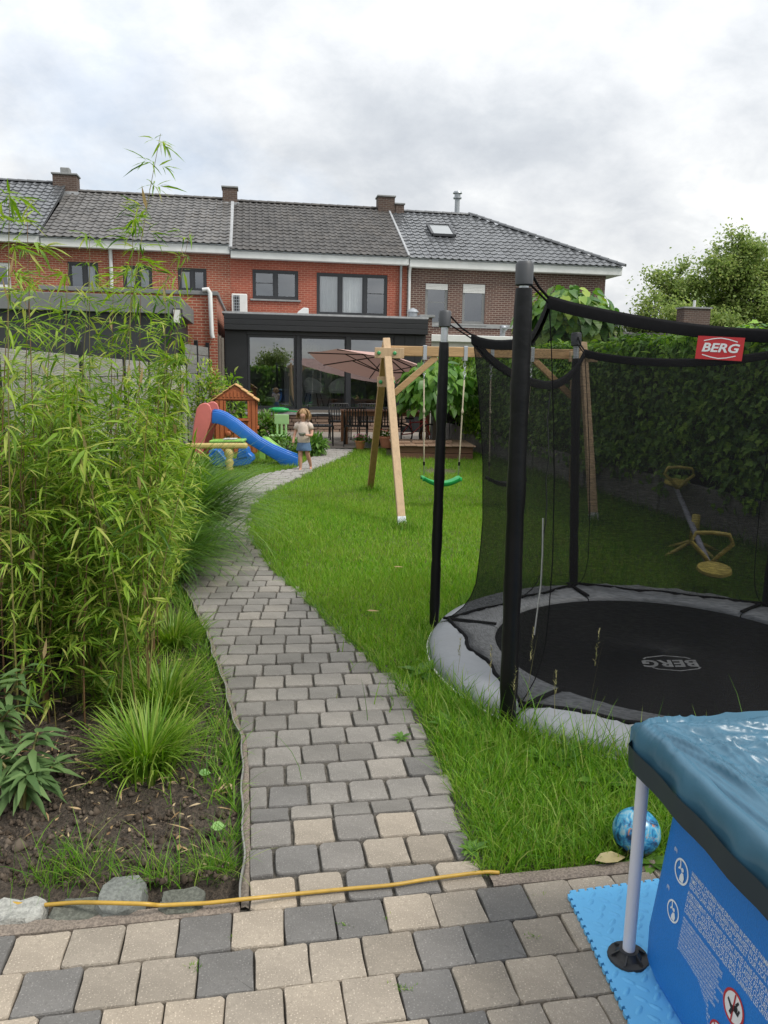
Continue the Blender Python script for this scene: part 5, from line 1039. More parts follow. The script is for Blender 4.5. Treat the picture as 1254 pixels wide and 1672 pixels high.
def disc(px, py, r_, ringmat, fillmat, figure, name='pictogram'):
    s, z = wuv(px, py); n = 32; mb = MB(); 
    def pt(a, b, lift): return wallpt(s+a, z+b, lift)
    if fillmat: mb.add([pt(r_*.96*math.cos(2*math.pi*k/n), r_*.96*math.sin(2*math.pi*k/n), .0010) for k in range(n)], [tuple(range(n))]); d = mb.build(name, fillmat, pool, fix=False)
    else: d = None
    mb = MB(); rows = [[pt(r_*q*math.cos(2*math.pi*k/n), r_*q*math.sin(2*math.pi*k/n), .0014) for q in (.84, 1.0)] for k in range(n+1)]; mb.sheet(rows); e = mb.build('pictogram_ring' if d else name, ringmat, d or pool, fix=False); d = d or e
    for poly, mt in figure: mb = MB(); mb.add([pt(a*r_, b*r_, .0018) for a, b in poly], [tuple(range(len(poly)))]); mb.build('figure', mt, d, fix=False)
adult = [([(-.1, -.75), (.42, -.75), (.5, -.3), (.3, .0), (.05, -.05), (-.1, -.4)], m_wl), ([(.12+.17*math.cos(a), .2+.17*math.sin(a)) for a in np.linspace(0, 6, 12)], m_wl), ([(-.5, .05), (-.35, .0), (-.12, .25), (-.2, .6), (-.33, .58), (-.3, .3)], m_wl), ([(-.42, .75), (-.28, .8), (-.2, .62), (-.34, .56)], m_wl), ([(-.25, .2), (.1, .0), (.14, .1), (-.2, .32)], m_wl)]
disc(1103, 1424, .031, m_wl, None, adult); disc(1096, 1488, .027, m_wl, None, adult)
m_redp = pm('red_print', (.45, .03, .035), .6, .04); m_blk = pm('black_print', (.02, .02, .022), .6, .1)
diver = [([(-.55, -.1), (-.1, .2), (.15, .55), (.25, .5), (.1, .1), (.5, -.3), (.42, -.42), (0, -.05), (-.5, -.25)], m_blk), ([(-.6, -.45), (.6, -.5), (.6, -.6), (-.6, -.55)], m_blk), ([(-.66, .6), (-.56, .7), (.66, -.6), (.56, -.7)], m_redp)]
kid = [([(-.6, .1), (-.2, -.2), (-.3, -.5), (-.1, -.55), (.1, -.15), (.5, -.2), (.6, .2), (.48, .25), (.4, .0), (.05, .1), (-.2, .05), (-.55, .25)], m_blk), ([(.22+.18*math.cos(a), .1+.18*math.sin(a)) for a in np.linspace(0, 6, 12)], m_blk), ([(.1, .3), (.3, .62), (.42, .55), (.25, .22)], m_blk), ([(-.06, .82), (.06, .82), (.06, -.82), (-.06, -.82)], m_redp)]
disc(1090, 1579, .026, m_redp, m_wtxt, diver); disc(1196, 1645, .037, m_redp, m_wtxt, kid); disc(1176, 1690, .030, m_redp, m_wtxt, diver)
for px, py, tx in ((1093, 1389, 'EN'), (1087, 1450, 'FR')): s, z = wuv(px, py); wall_text('('+tx+')', .0125, s-.010, z, m_wl, 'language_mark', .6)

# foam tile mat
m_eva = pm('blue_foam', (.12, .43, .74), .62, .06, 6, .001, dirt=.08); A_, B_ = G(930, 1462, .03), G(1080, 1441, .03); C_ = G(1040, 1690, .03)
FA = math.atan2(B_.y-A_.y, B_.x-A_.x); FF = Frame((A_.x, A_.y), FA); lv_ = (C_-A_); FV = lv_.dot(FF.n); FS = lv_.dot(FF.e)/FV
mat_ = T('foam_mat', 'light blue interlocking foam mat under the pool', 'mat', (A_.x, A_.y, .03))
outl = []; TL = 1.6; pit = .0285
def teeth(n, fn):
    for i in range(n):
        for a, o in ((0, 0), (.22, 0), (.12, 1), (.32, 1.25), (.68, 1.25), (.88, 1), (.78, 0)): fn((i+a)*pit, o*.008)
pts = []
teeth(50, lambda s, o: pts.append((s, -o)))
right = [(50*pit, 0), (50*pit, 1.1)]
ptsL = []
teeth(38, lambda s, o: ptsL.append((FS*s-o, s)))
poly = [(u, v) for u, v in pts]+right+[(38*pit*FS, 1.1)]+ptsL[::-1]
mb = MB(); mb.prism([FF.pt(u, v, PZ+.004) for u, v in poly], (0, 0, .011)); mb.build('tile', m_eva, mat_)
mb = MB()
for i in range(-2, 40):
    for j in range(0, 26):
        u, v = (i+.5*(j % 2))*.046+.02, j*.030+.022
        if u < FS*v+.014 or u > 1.3: continue
        a = R(40 if (j+i) % 2 else -50)+FA; c = FF.pt(u, v, PZ+.0152); 
        if proj(c)[0] > 1300: continue
        ex_, ey_ = Vector((math.cos(a), math.sin(a), 0)), Vector((-math.sin(a), math.cos(a), 0)); k = 8
        ring = [c+ex_*.019*math.cos(2*math.pi*q/k)+ey_*.0075*math.sin(2*math.pi*q/k) for q in range(k)]; rin = [c+ex_*.010*math.cos(2*math.pi*q/k)+ey_*.003*math.sin(2*math.pi*q/k)+Vector((0, 0, .0032)) for q in range(k)]
        mb.add(ring+rin, [(q, (q+1) % k, k+(q+1) % k, k+q) for q in range(k)]+[tuple(range(k, 2*k))])
mb.build('tread_pattern', m_eva, mat_, kind='stuff', smooth=True, fix=False)
# ball
def ballmat():
    m, t, b = newmat('printed_ball'); n = noise(t, 26, 4, .6, dist=1.0); n2 = noise(t, 34, 5, .7, dist=1); tcn = t.nodes.new('ShaderNodeTexCoord'); sp = t.nodes.new('ShaderNodeSeparateXYZ'); t.links.new(tcn.outputs['Object'], sp.inputs[0])
    c = ramp(t, n, [(.36, (.012, .03, .07)), (.45, (.02, .14, .30)), (.55, (.06, .32, .50)), (.64, (.28, .42, .46))]); c = mixc(t, ramp(t, n2, [(.62, (0, 0, 0)), (.64, (1, 1, 1))]), c, (.45, .16, .05))
    z = t.nodes.new('ShaderNodeMath'); z.operation = 'MULTIPLY_ADD'; t.links.new(sp.outputs[2], z.inputs[0]); z.inputs[1].default_value = -6; z.inputs[2].default_value = .05; z2 = t.nodes.new('ShaderNodeMath'); z2.operation = 'ADD'; t.links.new(z.outputs[0], z2.inputs[0]); t.links.new(n2, z2.inputs[1])
    c = mixc(t, ramp(t, z2.outputs[0], [(.74, (0, 0, 0)), (.78, (1, 1, 1))]), c, (.02, .018, .018)); t.links.new(c, b.inputs['Base Color']); b.inputs['Roughness'].default_value = .3; return m
c = G(1042, 1418); br_ = .079; mb = MB(); mb.lathe([(br_*math.sin(math.pi*k/18)+1e-4, -br_*math.cos(math.pi*k/18)) for k in range(19)], 28); bo = mb.build('ball', ballmat(), world=False, smooth=True, fix=False); bo.location = (c.x+.01, c.y+.07, br_+.01); tag(bo, 'blue printed ball in the grass behind the white pool post', 'ball')

# ================================================================== SEESAW SPINNER
m_yel = pm('yellow_plastic', (.52, .42, .10), .45, .08, 8); m_tube = pm('grey_tube', (.30, .30, .36), .4, .1, 8)
sN = G(1163, 936, .16); sC = G(1131, 906); pv = sC+Vector((0, 0, .34)); sF = V(1104, 797, pv.y+(pv.y-sN.y)*1.05)
ss = T('seesaw', 'yellow and grey metal seesaw behind the trampoline net', 'seesaw', sC); dd = (sF-sN).normalized(); sd_ = dd.cross(Vector((0, 0, 1))).normalized(); upv = sd_.cross(dd)
mb = MB(); mb.tube([sN, sF], .026, 10); mb.build('beam', m_tube, ss, smooth=True); mb = MB(); mb.tube([pv+Vector((0, 0, .04)), sC+Vector((0, 0, .12))], [.035, .045], 10); mb.build('pivot_column', m_yel, ss, smooth=True)
for a in (20, 110, 200, 290): mb = MB(); mb.tube([sC+Vector((0, 0, .14)), sC+Vector((math.cos(R(a))*.32, math.sin(R(a))*.32, .0))], .018, 8); mb.build('foot', m_yel, ss, smooth=True)
for p, s in ((sN, -1), (sF, 1)):
    mm = Matrix((sd_, dd*s, upv)).transposed(); mb = MB(); pf = [(.001, .02), (.10, .025), (.125, .045), (.12, .065), (.09, .06), (.001, .05)]; mb.lathe(pf, 20, p+dd*s*.06, 1.0, 1.25, m=mm); mb.build('seat', m_yel, ss, smooth=50)
    q = p-dd*s*.14; mb = MB(); loop = [q+upv*.02, q+sd_*.06+upv*.10, q+sd_*.15+upv*.19-dd*s*.02, q+sd_*.12+upv*.26-dd*s*.03, q+upv*.27-dd*s*.03, q-sd_*.12+upv*.26-dd*s*.03, q-sd_*.15+upv*.19-dd*s*.02, q-sd_*.06+upv*.10, q+upv*.02]; mb.tube(loop, .017, 8); mb.build('handle', m_yel, ss, smooth=True)
# ================================================================== PLAY CORNER
m_phw = pm('playhouse_brown', (.36, .105, .034), .55, .2, 6, .003, stretch=(1, 1, .2)); m_phr = pm('playhouse_roof', (.52, .30, .115), .6, .2, 8, .004); m_blue = pm('blue_plastic', (.012, .13, .48), .35, .08, 4, dirt=.08); m_pink = pm('pink_plastic', (.60, .17, .15), .45, .15, 3, dirt=.1); m_lime = pm('lime_plastic', (.26, .52, .10), .45, .06); m_cream = pm('cream_plastic', (.50, .40, .14), .5, .1, 5, dirt=.1); m_mint = pm('mint_plastic', (.30, .50, .22), .5, .06); m_tbl = woodmat('table_wood', (.22, .10, .045), (.5, 4, 4)); m_terra = pm('terracotta', (.42, .17, .09), .8, .12, 8)
PHD = 14.6; a_ = V(351, 700, PHD); PH = Frame((a_.x, a_.y), R(9)); Wd = PH.px(418, 700)[0]; zpk = PH.px(384, 627)[1]; zev = PH.px(384, 652)[1]; DP = .75
ph = T('playhouse', 'brown plastic playhouse with tan roof behind the blue slide', 'playhouse', PH.pt(Wd/2, -.3, 0), R(9))
h1 = (PH.px(369, 670)[0], PH.px(404, 670)[0], PH.px(385, 683)[1], PH.px(385, 655)[1])
def phwall(F, w_, holes, nm):
    mb = wallholes(F, 0, w_, -.02, zev, holes, 0, .035); o = mb.build(nm, m_phw, ph, fix=False); so = o.modifiers.new('t', 'SOLIDIFY'); so.thickness = .03; so.offset = -1
    k = int(w_/.085)
    for i in range(k):
        a = i*w_/k; zz0 = [(.0, zev)]
        for h in holes:
            if a+w_/k > h[0]-.02 and a < h[1]+.02: zz0 = [(.0, h[2]-.05)]
        for z0, z1 in zz0: b = MB(); b.fbox(F, a+.010, a+w_/k-.010, .002, .018, z0+.06, z1-.02); b.build('board', m_phw, o, bevel=.005)
    for h in holes:
        b = MB(); b.fbox(F, h[0]-.03, h[1]+.03, .0, .055, h[2]-.05, h[2]-.005); b.build('window_ledge', m_phw, o, bevel=.006); b = MB(); b.fbox(F, h[0]-.035, h[0]-.003, .0, .03, h[2], h[3]); b.build('window_frame', m_phw, o, bevel=.005); b = MB(); b.fbox(F, h[1]+.003, h[1]+.035, .0, .03, h[2], h[3]); b.build('window_frame', m_phw, o, bevel=.005)
    return o
fw_ = phwall(PH, Wd, [h1], 'front_wall'); p = PH.pt(Wd, 0, 0); phwall(Frame((p.x, p.y), R(9)+math.pi/2), DP, [(.2, .55, .55, zev-.05)], 'side_wall'); p = PH.pt(0, -DP, 0); phwall(Frame((p.x, p.y), R(9)-math.pi/2), DP, [], 'side_wall'); p = PH.pt(Wd, -DP, 0); phwall(Frame((p.x, p.y), R(9)+math.pi), Wd, [(.15, .6, .5, zev-.06)], 'back_wall')
for v_, s in ((.0, 1), (-DP, -1)):
    mb = MB(); mb.prism([PH.pt(-.02, v_, zev-.002), PH.pt(Wd+.02, v_, zev-.002), PH.pt(Wd/2, v_, zpk-.03)], PH.n*.03*s); gb = mb.build('gable', m_phw, ph)
    for i in range(9): a = Wd*(i+1.5)/11; hh = (zpk-.10-zev)*(1-abs(a-Wd/2)/(Wd/2))-.03; mb = MB(); (hh > .03) and (mb.fbox(PH, a-.02, a+.02, v_+s*.031, v_+s*.043, zev+.04, zev+.04+hh*.8), mb.build('board', m_phw, gb, bevel=.003))
for s in (-1, 1):
    ca = PH.pt(Wd/2, 0, zpk); ev_ = PH.pt(Wd/2+s*(Wd/2+.06), 0, zev-.035); n = 4; rf_ = None; d_ = (ev_-ca)
    for i in range(n):
        p0 = ca+d_*(i/n); p1 = ca+d_*((i+1)/n+.02); up_ = Vector((0, 0, .018))
        mb = MB(); off = PH.n*.07; bk = -PH.n*(DP+.07); mb.add([p0+off+up_*.3, p1+off+up_*1.4, p1+bk+up_*1.4, p0+bk+up_*.3, p0+off-up_*.9, p1+off-up_*.2, p1+bk-up_*.2, p0+bk-up_*.9], [(0, 1, 2, 3), (4, 7, 6, 5), (0, 4, 5, 1), (1, 5, 6, 2), (2, 6, 7, 3), (3, 7, 4, 0)]); o = mb.build('roof' if i == 0 else 'shingle_row', m_phr, rf_ or ph, bevel=.006); rf_ = rf_ or o
mb = MB(); mb.lathe([(.001, 0), (.05, .006), (.06, .02), (.03, .03)], 12, PH.pt(.25, .02, .42), m=Matrix.Rotation(R(90)+0, 3, 'X')); mb.lathe([(.001, 0), (.03, .01), (.03, .03)], 10, PH.pt(.33, .02, .46), m=Matrix.Rotation(R(90), 3, 'X')); mb.build('relief', m_phw, fw_, smooth=True, kind='stuff')
# blue slide
SD = 13.1
def sp(px, py, d=SD): return V(px, py, d)
top = [(347, 672), (357, 673), (368, 677), (387, 689), (406, 704), (424, 718), (445, 730), (466, 739), (487, 747)]; bot = [(346, 691), (356, 692), (368, 696), (387, 710), (408, 726), (433, 741), (453, 753), (464, 765), (486, 764)]
sld = T('slide', 'blue plastic toddler slide beside the playhouse', 'slide', G(470, 763))
wv = Vector((-math.sin(R(9)), math.cos(R(9)), 0))*.36
tp_, bt_ = [sp(*q) for q in top], [sp(*q) for q in bot]
for k, off in enumerate((Vector((0, 0, 0)), wv)): mb = MB(); mb.sheet([[a+off for a in tp_], [b+off for b in bt_]]); o = mb.build('side_wall', m_blue, sld, smooth=True); so = o.modifiers.new('t', 'SOLIDIFY'); so.thickness = .035; bv = o.modifiers.new('b', 'BEVEL'); bv.width = .012; bv.segments = 2; bv.limit_method = 'ANGLE'
mb = MB(); rows = [];
for a, b in zip(tp_, bt_): q = a.lerp(b, .55); rows.append([q, q+wv*.5-Vector((0, 0, .01)), q+wv])
mb.sheet(rows); o = mb.build('chute', m_blue, sld, smooth=True); so = o.modifiers.new('t', 'SOLIDIFY'); so.thickness = .02
mb = MB(); mb.tube([p+Vector((0, 0, .006)) for p in tp_], .022, 8); mb.build('rim', m_blue, sld, smooth=True); mb = MB(); mb.tube([p+wv+Vector((0, 0, .006)) for p in tp_], .022, 8); mb.build('rim', m_blue, sld, smooth=True)
panel = [(334, 658), (340, 658), (345, 662), (348, 670), (348, 686), (341, 704), (336, 722), (333, 746), (314, 746), (316, 716), (319, 690), (323, 668), (328, 661)]
for off in (Vector((-.02, -.02, 0)), wv*1.08+Vector((.08, 0, .01))): mb = MB(); mb.prism([sp(*q)+off for q in panel], wv.normalized()*.06); mb.build('ladder_panel', m_pink, sld, bevel=.018, seg=3)
for px, py in ((330, 690), (327, 715), (324, 738)): p = sp(px, py); mb = MB(); mb.beam(p, p+wv, .10, .03); mb.build('step', m_pink, sld, bevel=.008)
# blue rocker, cream bench, green slide
RD = 12.5; rk = T('rocker_toy', 'blue plastic ride-on rocker in front of the slide', 'rocker', G(378, 765)); bw2 = Vector((0, .26, 0))
prof = [(340, 737), (348, 733), (356, 735), (363, 743), (369, 750), (380, 752), (386, 748), (389, 733), (396, 731), (403, 731), (406, 740), (412, 745), (413, 752), (408, 758), (395, 761), (372, 763), (350, 761), (341, 754)]
mb = MB(); mb.prism([V(a, b, RD) for a, b in prof], bw2); mb.build('body', m_blue, rk, bevel=.02, seg=3)
mb = MB(); mb.prism([V(a, b, RD-.012) for a, b in [(389, 737), (402, 735), (404, 746), (388, 750)]], (0, .02, 0)); mb.build('seat_side', m_blue, rk, bevel=.008); mb = MB(); mb.tube([V(344, 744, RD-.02), V(344, 744, RD+.3)], .025, 10); mb.build('hand_bar', m_blue, rk, smooth=40)
bn_ = T('play_bench', 'cream plastic beam on a turned leg by the blue rocker', 'bench', G(375, 768)); mb = MB(); l0, l1 = V(303, 728, 12.3), V(404, 728, 12.3); mb.beam(l0, l1, .14, .085); mb.build('plank', m_cream, bn_, bevel=.03, seg=3); c = V(374, 728, 12.3); c.z = 0; zt_ = l0.z-.03
mb = MB(); mb.lathe([(.07, 0), (.08, .02), (.05, .08), (.075, .14), (.06, .19), (.05, .21), (.085, zt_*.75), (.07, zt_)], 14, c); mb.build('leg', m_cream, bn_, smooth=True); c2 = V(312, 728, 12.3); c2.z = 0; mb = MB(); mb.lathe([(.07, 0), (.08, .02), (.05, .08), (.075, .14), (.05, .2), (.07, zt_)], 12, c2); mb.build('leg', m_cream, bn_, smooth=True)
gs = T('toddler_slide', 'small lime green slide behind the blue slide', 'slide', G(470, 752)); tpp = [(428, 714), (438, 716), (448, 724), (460, 733), (472, 739), (485, 743)]; mb = MB(); P0 = [V(a, b, 13.8) for a, b in tpp]; wv2 = Vector((-.04, .32, 0)); mb.sheet([[p, p+Vector((0, 0, -.07)), p+wv2+Vector((0, 0, -.07)), p+wv2] for p in P0]); o = mb.build('chute', m_lime, gs, smooth=40); so = o.modifiers.new('t', 'SOLIDIFY'); so.thickness = .035
mb = MB(); p = V(428, 716, 13.9); mb.box((p.x, p.y+.1, p.z/2), (.12, .3, p.z)); mb.build('support', m_lime, gs, bevel=.02)
gbd = T('green_board', 'flat green and white plastic board behind the cream beam', 'board', G(372, 764)); mb = MB(); p0, p1 = V(345, 720, 12.9), V(400, 719, 12.9); mb.beam(p0, p1, .35, .04); mb.build('top', m_lime, gbd, bevel=.012); mb = MB(); mb.beam(V(366, 716.5, 12.85), V(386, 716.2, 12.85), .2, .012); mb.build('lid', m_shut, gbd)
for x in (349, 396): p = V(x, 720, 12.9); mb = MB(); mb.box((p.x, p.y, p.z/2-.01), (.06, .25, p.z-.02)); mb.build('leg', m_lime, gbd, bevel=.01)
# green child's chair, blue box, green toy on ledge
kc = T('child_chair', 'small mint green plastic chair left of the girl', 'chair', G(457, 738)); c = Vector(kc.location); k_ = FPX/c.y
def kb(nm, x, y, z, sx, sy, sz): mb = MB(); mb.box((c.x+x, c.y+y, z), (sx, sy, sz)); mb.build(nm, m_mint, kc, bevel=.012, seg=2)
kb('seat', -.02, -.1, .34, .34, .30, .035); kb('backrest', .03, .06, .66, .30, .03, .20)
for s in (-.09, 0, .09): kb('back_slat', .03+s, .06, .45, .045, .03, .24)
for sx_ in (-1, 1):
    for sy_ in (-.20, .02): mb = MB(); mb.beam((c.x-.02+sx_*.12, c.y+sy_, .33), (c.x-.02+sx_*.16, c.y+sy_*1.15, 0), .05, .05); mb.build('leg', m_mint, kc, bevel=.01)
p = G(439, 738); mb = MB(); mb.lathe([(.12, 0), (.14, .02), (.15, .26), (.16, .28)], 4, p, m=Matrix.Rotation(R(45), 3, 'Z')); bx_ = mb.build('toy_bin', pm('pale_blue', (.20, .38, .60), .5)); tag(bx_, 'pale blue plastic bin left of the mint green chair', 'bin')
p = EF.pt(EF.px(455, 664, .2)[0], .14, zs-.095); mb = MB(); mb.lathe([(.10, 0), (.20, .03), (.24, .07), (.22, .11), (.10, .14)], 14, p, 1.2, .7); tb_ = tag(mb.build('sand_toy', m_green, smooth=True), 'green plastic toy on the ledge under the left window', 'toy'); mb = MB(); mb.beam(p+Vector((.2, 0, .06)), p+Vector((.62, 0, .02)), .05, .03); mb.build('handle', m_green, tb_)

# ================================================================== GIRL
m_skin = pm('skin', (.50, .27, .19), .55, .06, 8); m_hair = pm('blonde_hair', (.30, .17, .075), .6, .3, 30, .004, stretch=(1, 1, .15)); m_tee = pm('cream_shirt', (.62, .52, .45), .85, .06, 10, .004); m_den = pm('denim', (.085, .15, .26), .85, .2, 20, .003)
gp = G(496, 769); gi = T('person', 'barefoot girl in cream shirt and denim skirt holding a bowl on the path', 'person', gp, R(-8)); S = 1.03
def skin(name, joints, edges, mat, parent, root, lev=2):
    me = bpy.data.meshes.new(name); me.from_pydata([j[0] for j in joints], edges, []); o = link(name, me, mat, parent)
    sm = o.modifiers.new('skin', 'SKIN'); sm.use_smooth_shade = True; sm.branch_smoothing = .6
    if not me.skin_vertices: 
        bpy.context.view_layer.objects.active = o
    for i, j in enumerate(joints):
        r_ = j[1]; r_ = (r_, r_) if not isinstance(r_, tuple) else r_; me.skin_vertices[0].data[i].radius = r_; me.skin_vertices[0].data[i].use_root = (i == root)
    sb = o.modifiers.new('sub', 'SUBSURF'); sb.levels = lev; sb.render_levels = lev; return o
# local: x right in the picture, -y towards the viewer
J = [((0, 0, .50), (.085, .065)), ((0, .0, .60), (.080, .06)), ((0, .0, .70), (.082, .058)), ((0, .0, .775), (.06, .045)), ((0, -.005, .815), .034), ((0, -.015, .85), .036), ((.0, -.03, .90), (.066, .070)), ((.0, -.028, .955), (.070, .078)), ((.0, -.02, .995), (.045, .05)),
     ((-.095, 0, .765), .034), ((-.135, .0, .66), .028), ((-.155, -.02, .575), .024), ((-.165, -.05, .49), .021), ((-.165, -.06, .455), .022),
     ((.095, 0, .765), .034), ((.14, .0, .665), .028), ((.145, -.05, .59), .025), ((.09, -.13, .605), .021), ((.06, -.15, .61), .022),
     ((-.045, 0, .44), .058), ((-.05, -.03, .26), .038), ((-.05, -.025, .16), .036), ((-.052, -.02, .055), .023), ((-.052, -.03, .022), .023), ((-.055, -.10, .014), (.022, .014)),
     ((.05, .0, .44), .058), ((.06, .02, .27), .038), ((.075, .09, .17), .034), ((.085, .14, .075), .023), ((.085, .14, .040), .023), ((.09, .07, .018), (.022, .014)),
     ((0, -.10, .905), .012)]
E_ = [(0, 1), (1, 2), (2, 3), (3, 4), (4, 5), (5, 6), (6, 7), (7, 8), (3, 9), (9, 10), (10, 11), (11, 12), (12, 13), (3, 14), (14, 15), (15, 16), (16, 17), (17, 18), (0, 19), (19, 20), (20, 21), (21, 22), (22, 23), (23, 24), (0, 25), (25, 26), (26, 27), (27, 28), (28, 29), (29, 30), (6, 31)]
bo_ = skin('body', J, E_, m_skin, gi, 0)
def fingers(base, dirv, side, curl):
    base, dirv, side = Vector(base), Vector(dirv).normalized(), Vector(side).normalized(); nrm = dirv.cross(side).normalized(); js, es = [], []
    for k, (sx_, L) in enumerate(((-.015, .030), (-.005, .036), (.005, .034), (.015, .027))):
        p = base+side*sx_; q0 = len(js); js += [(tuple(p), .0062), (tuple(p+dirv*L*.5), .006), (tuple(p+dirv*L*.85+nrm*L*curl), .005)]; es += [(q0, q0+1), (q0+1, q0+2)]
    p = base+side*-.02-dirv*.01; q0 = len(js); js += [(tuple(p), .007), (tuple(p-side*.012+dirv*.012), .0065), (tuple(p-side*.012+dirv*.026+nrm*.006), .0055)]; es += [(q0, q0+1), (q0+1, q0+2)]; return js, es
for k, (bs_, dr_, sd2) in enumerate((((-.165, -.065, .445), (0, -.2, -1), (.3, -1, .1)), ((.055, -.16, .612), (-1, -.25, .1), (0, .2, 1)))):
    js, es = fingers(bs_, dr_, sd2, .5); skin('hand', js, es, m_skin, bo_, 0, 1)
mb = MB(); mb.lathe([(.098, .475), (.105, .48), (.104, .56), (.100, .66), (.102, .73), (.088, .78), (.055, .812), (.044, .818)], 22, (0, 0, 0), 1.0, .78); o = mb.build('shirt', m_tee, gi, world=False, smooth=True)
for s in (-1, 1): mb = MB(); mb.tube([(s*.07, 0, .775), (s*.105, 0, .755), (s*.130, .0, .69)], [.046, .050, .046], 12); mb.build('sleeve', m_tee, o, world=False, smooth=True)
mb = MB(); mb.lathe([(.095, .50), (.100, .485), (.118, .40), (.128, .345), (.126, .343), (.10, .36)], 24, (0, 0.01, 0), 1.0, .85); mb.build('skirt', m_den, gi, world=False, smooth=50)
# hair: many strands from the crown
n = 900; an = rng.uniform(0, 2*np.pi, n); tt = rng.uniform(0, 1, n); cen = np.array([0, -.015, .945]); th_ = tt*1.25; base = cen+np.stack([np.cos(an)*.076*np.sin(th_), np.sin(an)*.080*np.sin(th_)+.012, .082*np.cos(th_)], 1)
front = (np.sin(an) < -.55); lg2 = np.where(front, rng.uniform(.03, .06, n), rng.uniform(.10, .17, n)); v, t = blades(base, an, lg2, np.full(n, .012), th_+1.35, 3.05-(th_+1.35), 6)
ho = np_mesh('hair', v, t, leafmat('hair_strand', [(.22, .12, .05), (.36, .22, .10), (.46, .31, .16)], .5, .1), None); ho.parent = gi
mb = MB(); mb.lathe([(.001, 1.028), (.03, 1.024), (.058, 1.0), (.074, .955), (.076, .91), (.066, .87), (.05, .86)], 18, (0, .012, 0), 1.0, .98); mb.build('hair_cap', m_hair, gi, world=False, smooth=True)
bm2 = T('bowl', 'small metal bowl held by the girl', 'bowl', wm(gi) @ Vector((.015, -.165, .588)), R(-8)); mb = MB(); mb.lathe([(.028, 0), (.052, .03), (.062, .055), (.060, .056), (.05, .035), (.001, .012)], 20); mb.build('shell', pm('bowl_metal', (.28, .28, .24), .35, .1, metal=.7), bm2, world=False, smooth=True)

# ================================================================== PATIO
m_chr = pm('black_chair', (.012, .012, .013), .45, .2); m_pat = pm('patio_concrete', (.23, .20, .17), .9, .2, 3, .003, fine=(60, .25), dirt=.3)
pe = PATH_END-.05; mb = MB(); mb.add([(-2.3, pe, .03), (.3, pe+.35, .03), (2.2, pe+.2, .03), (2.0, 21.4, .03), (-4.4, 20.4, .03), (-2.9, pe+.5, .03)], [(0, 1, 2, 3, 4, 5)]); mb.build('patio', m_pat, kind='structure')
def table(c, L, W_, rz, lb):
    t = T('garden_table', lb, 'table', c, rz); mb = MB(); n = 6
    for k in range(n): mb = MB(); mb.box((0, -W_/2+(k+.5)*W_/n, .735), (L, W_/n-.006, .03)); mb.build('board', m_tbl, t, world=False, bevel=.004)
    for s in (-1, 1): mb = MB(); mb.box((0, s*(W_/2-.07), .675), (L-.16, .03, .085)); mb.build('apron', m_tbl, t, world=False)
    for sx_ in (-1, 1):
        for sy_ in (-1, 1): mb = MB(); mb.box((sx_*(L/2-.06), sy_*(W_/2-.06), .36), (.075, .075, .72)); mb.build('leg', m_tbl, t, world=False, bevel=.005)
tc_ = V(628, 700, 17.7); tc_.z = .03; table(tc_, 2.0, .85, GA, 'brown wooden dining table on the terrace')
def chair(lb):
    c = T('garden_chair', lb, 'chair', (0, 0, 0), 0, 'black chairs round the terrace table')
    mb = MB(); mb.tube([(-.24, .22, .42), (-.25, .28, .66), (-.22, .33, .84), (.22, .33, .84), (.25, .28, .66), (.24, .22, .42)], .016, 8); mb.build('back_frame', m_chr, c, world=False, smooth=True)
    for k in range(7): x = -.18+.06*k; mb = MB(); mb.beam((x, .225, .44), (x, .325, .83), .028, .012, (0, 1, 0)); mb.build('back_slat', m_chr, c, world=False)
    for k in range(6): mb = MB(); mb.box((0, -.20+.08*k, .435), (.46, .066, .018)); mb.build('seat_slat', m_chr, c, world=False)
    for s in (-1, 1):
        mb = MB(); mb.tube([(s*.25, -.24, 0), (s*.25, -.23, .40), (s*.255, -.22, .62), (s*.255, -.18, .655), (s*.255, .10, .66), (s*.25, .27, .64)], .015, 8); mb.build('arm', m_chr, c, world=False, smooth=True)
        mb = MB(); mb.tube([(s*.24, .20, .43), (s*.25, .29, 0)], .015, 8); mb.build('leg', m_chr, c, world=False); mb = MB(); mb.box((s*.235, 0, .425), (.022, .46, .03)); mb.build('seat_rail', m_chr, c, world=False)
    return c
spots = [(526, 723, 16.9, 95, 'black armchair seen from the side right behind the girl'), (581, 724, 16.85, 180, 'black slatted chair with its back to the lawn in front of the table'), (637, 724, 16.9, 180, 'black slatted chair behind the near swing leg'), (555, 0, 18.5, 8, 'black chair behind the left end of the table'), (602, 0, 18.6, 8, 'black chair behind the middle of the table')]
pc = None
for x, y, d, rz, lb in spots:
    o = chair(lb) if pc is None else copy_tree(pc); pc = pc or o; p = V(x, 700, d); o.location = (p.x, p.y, .03); o.rotation_euler.z = R(rz); o['label'] = lb
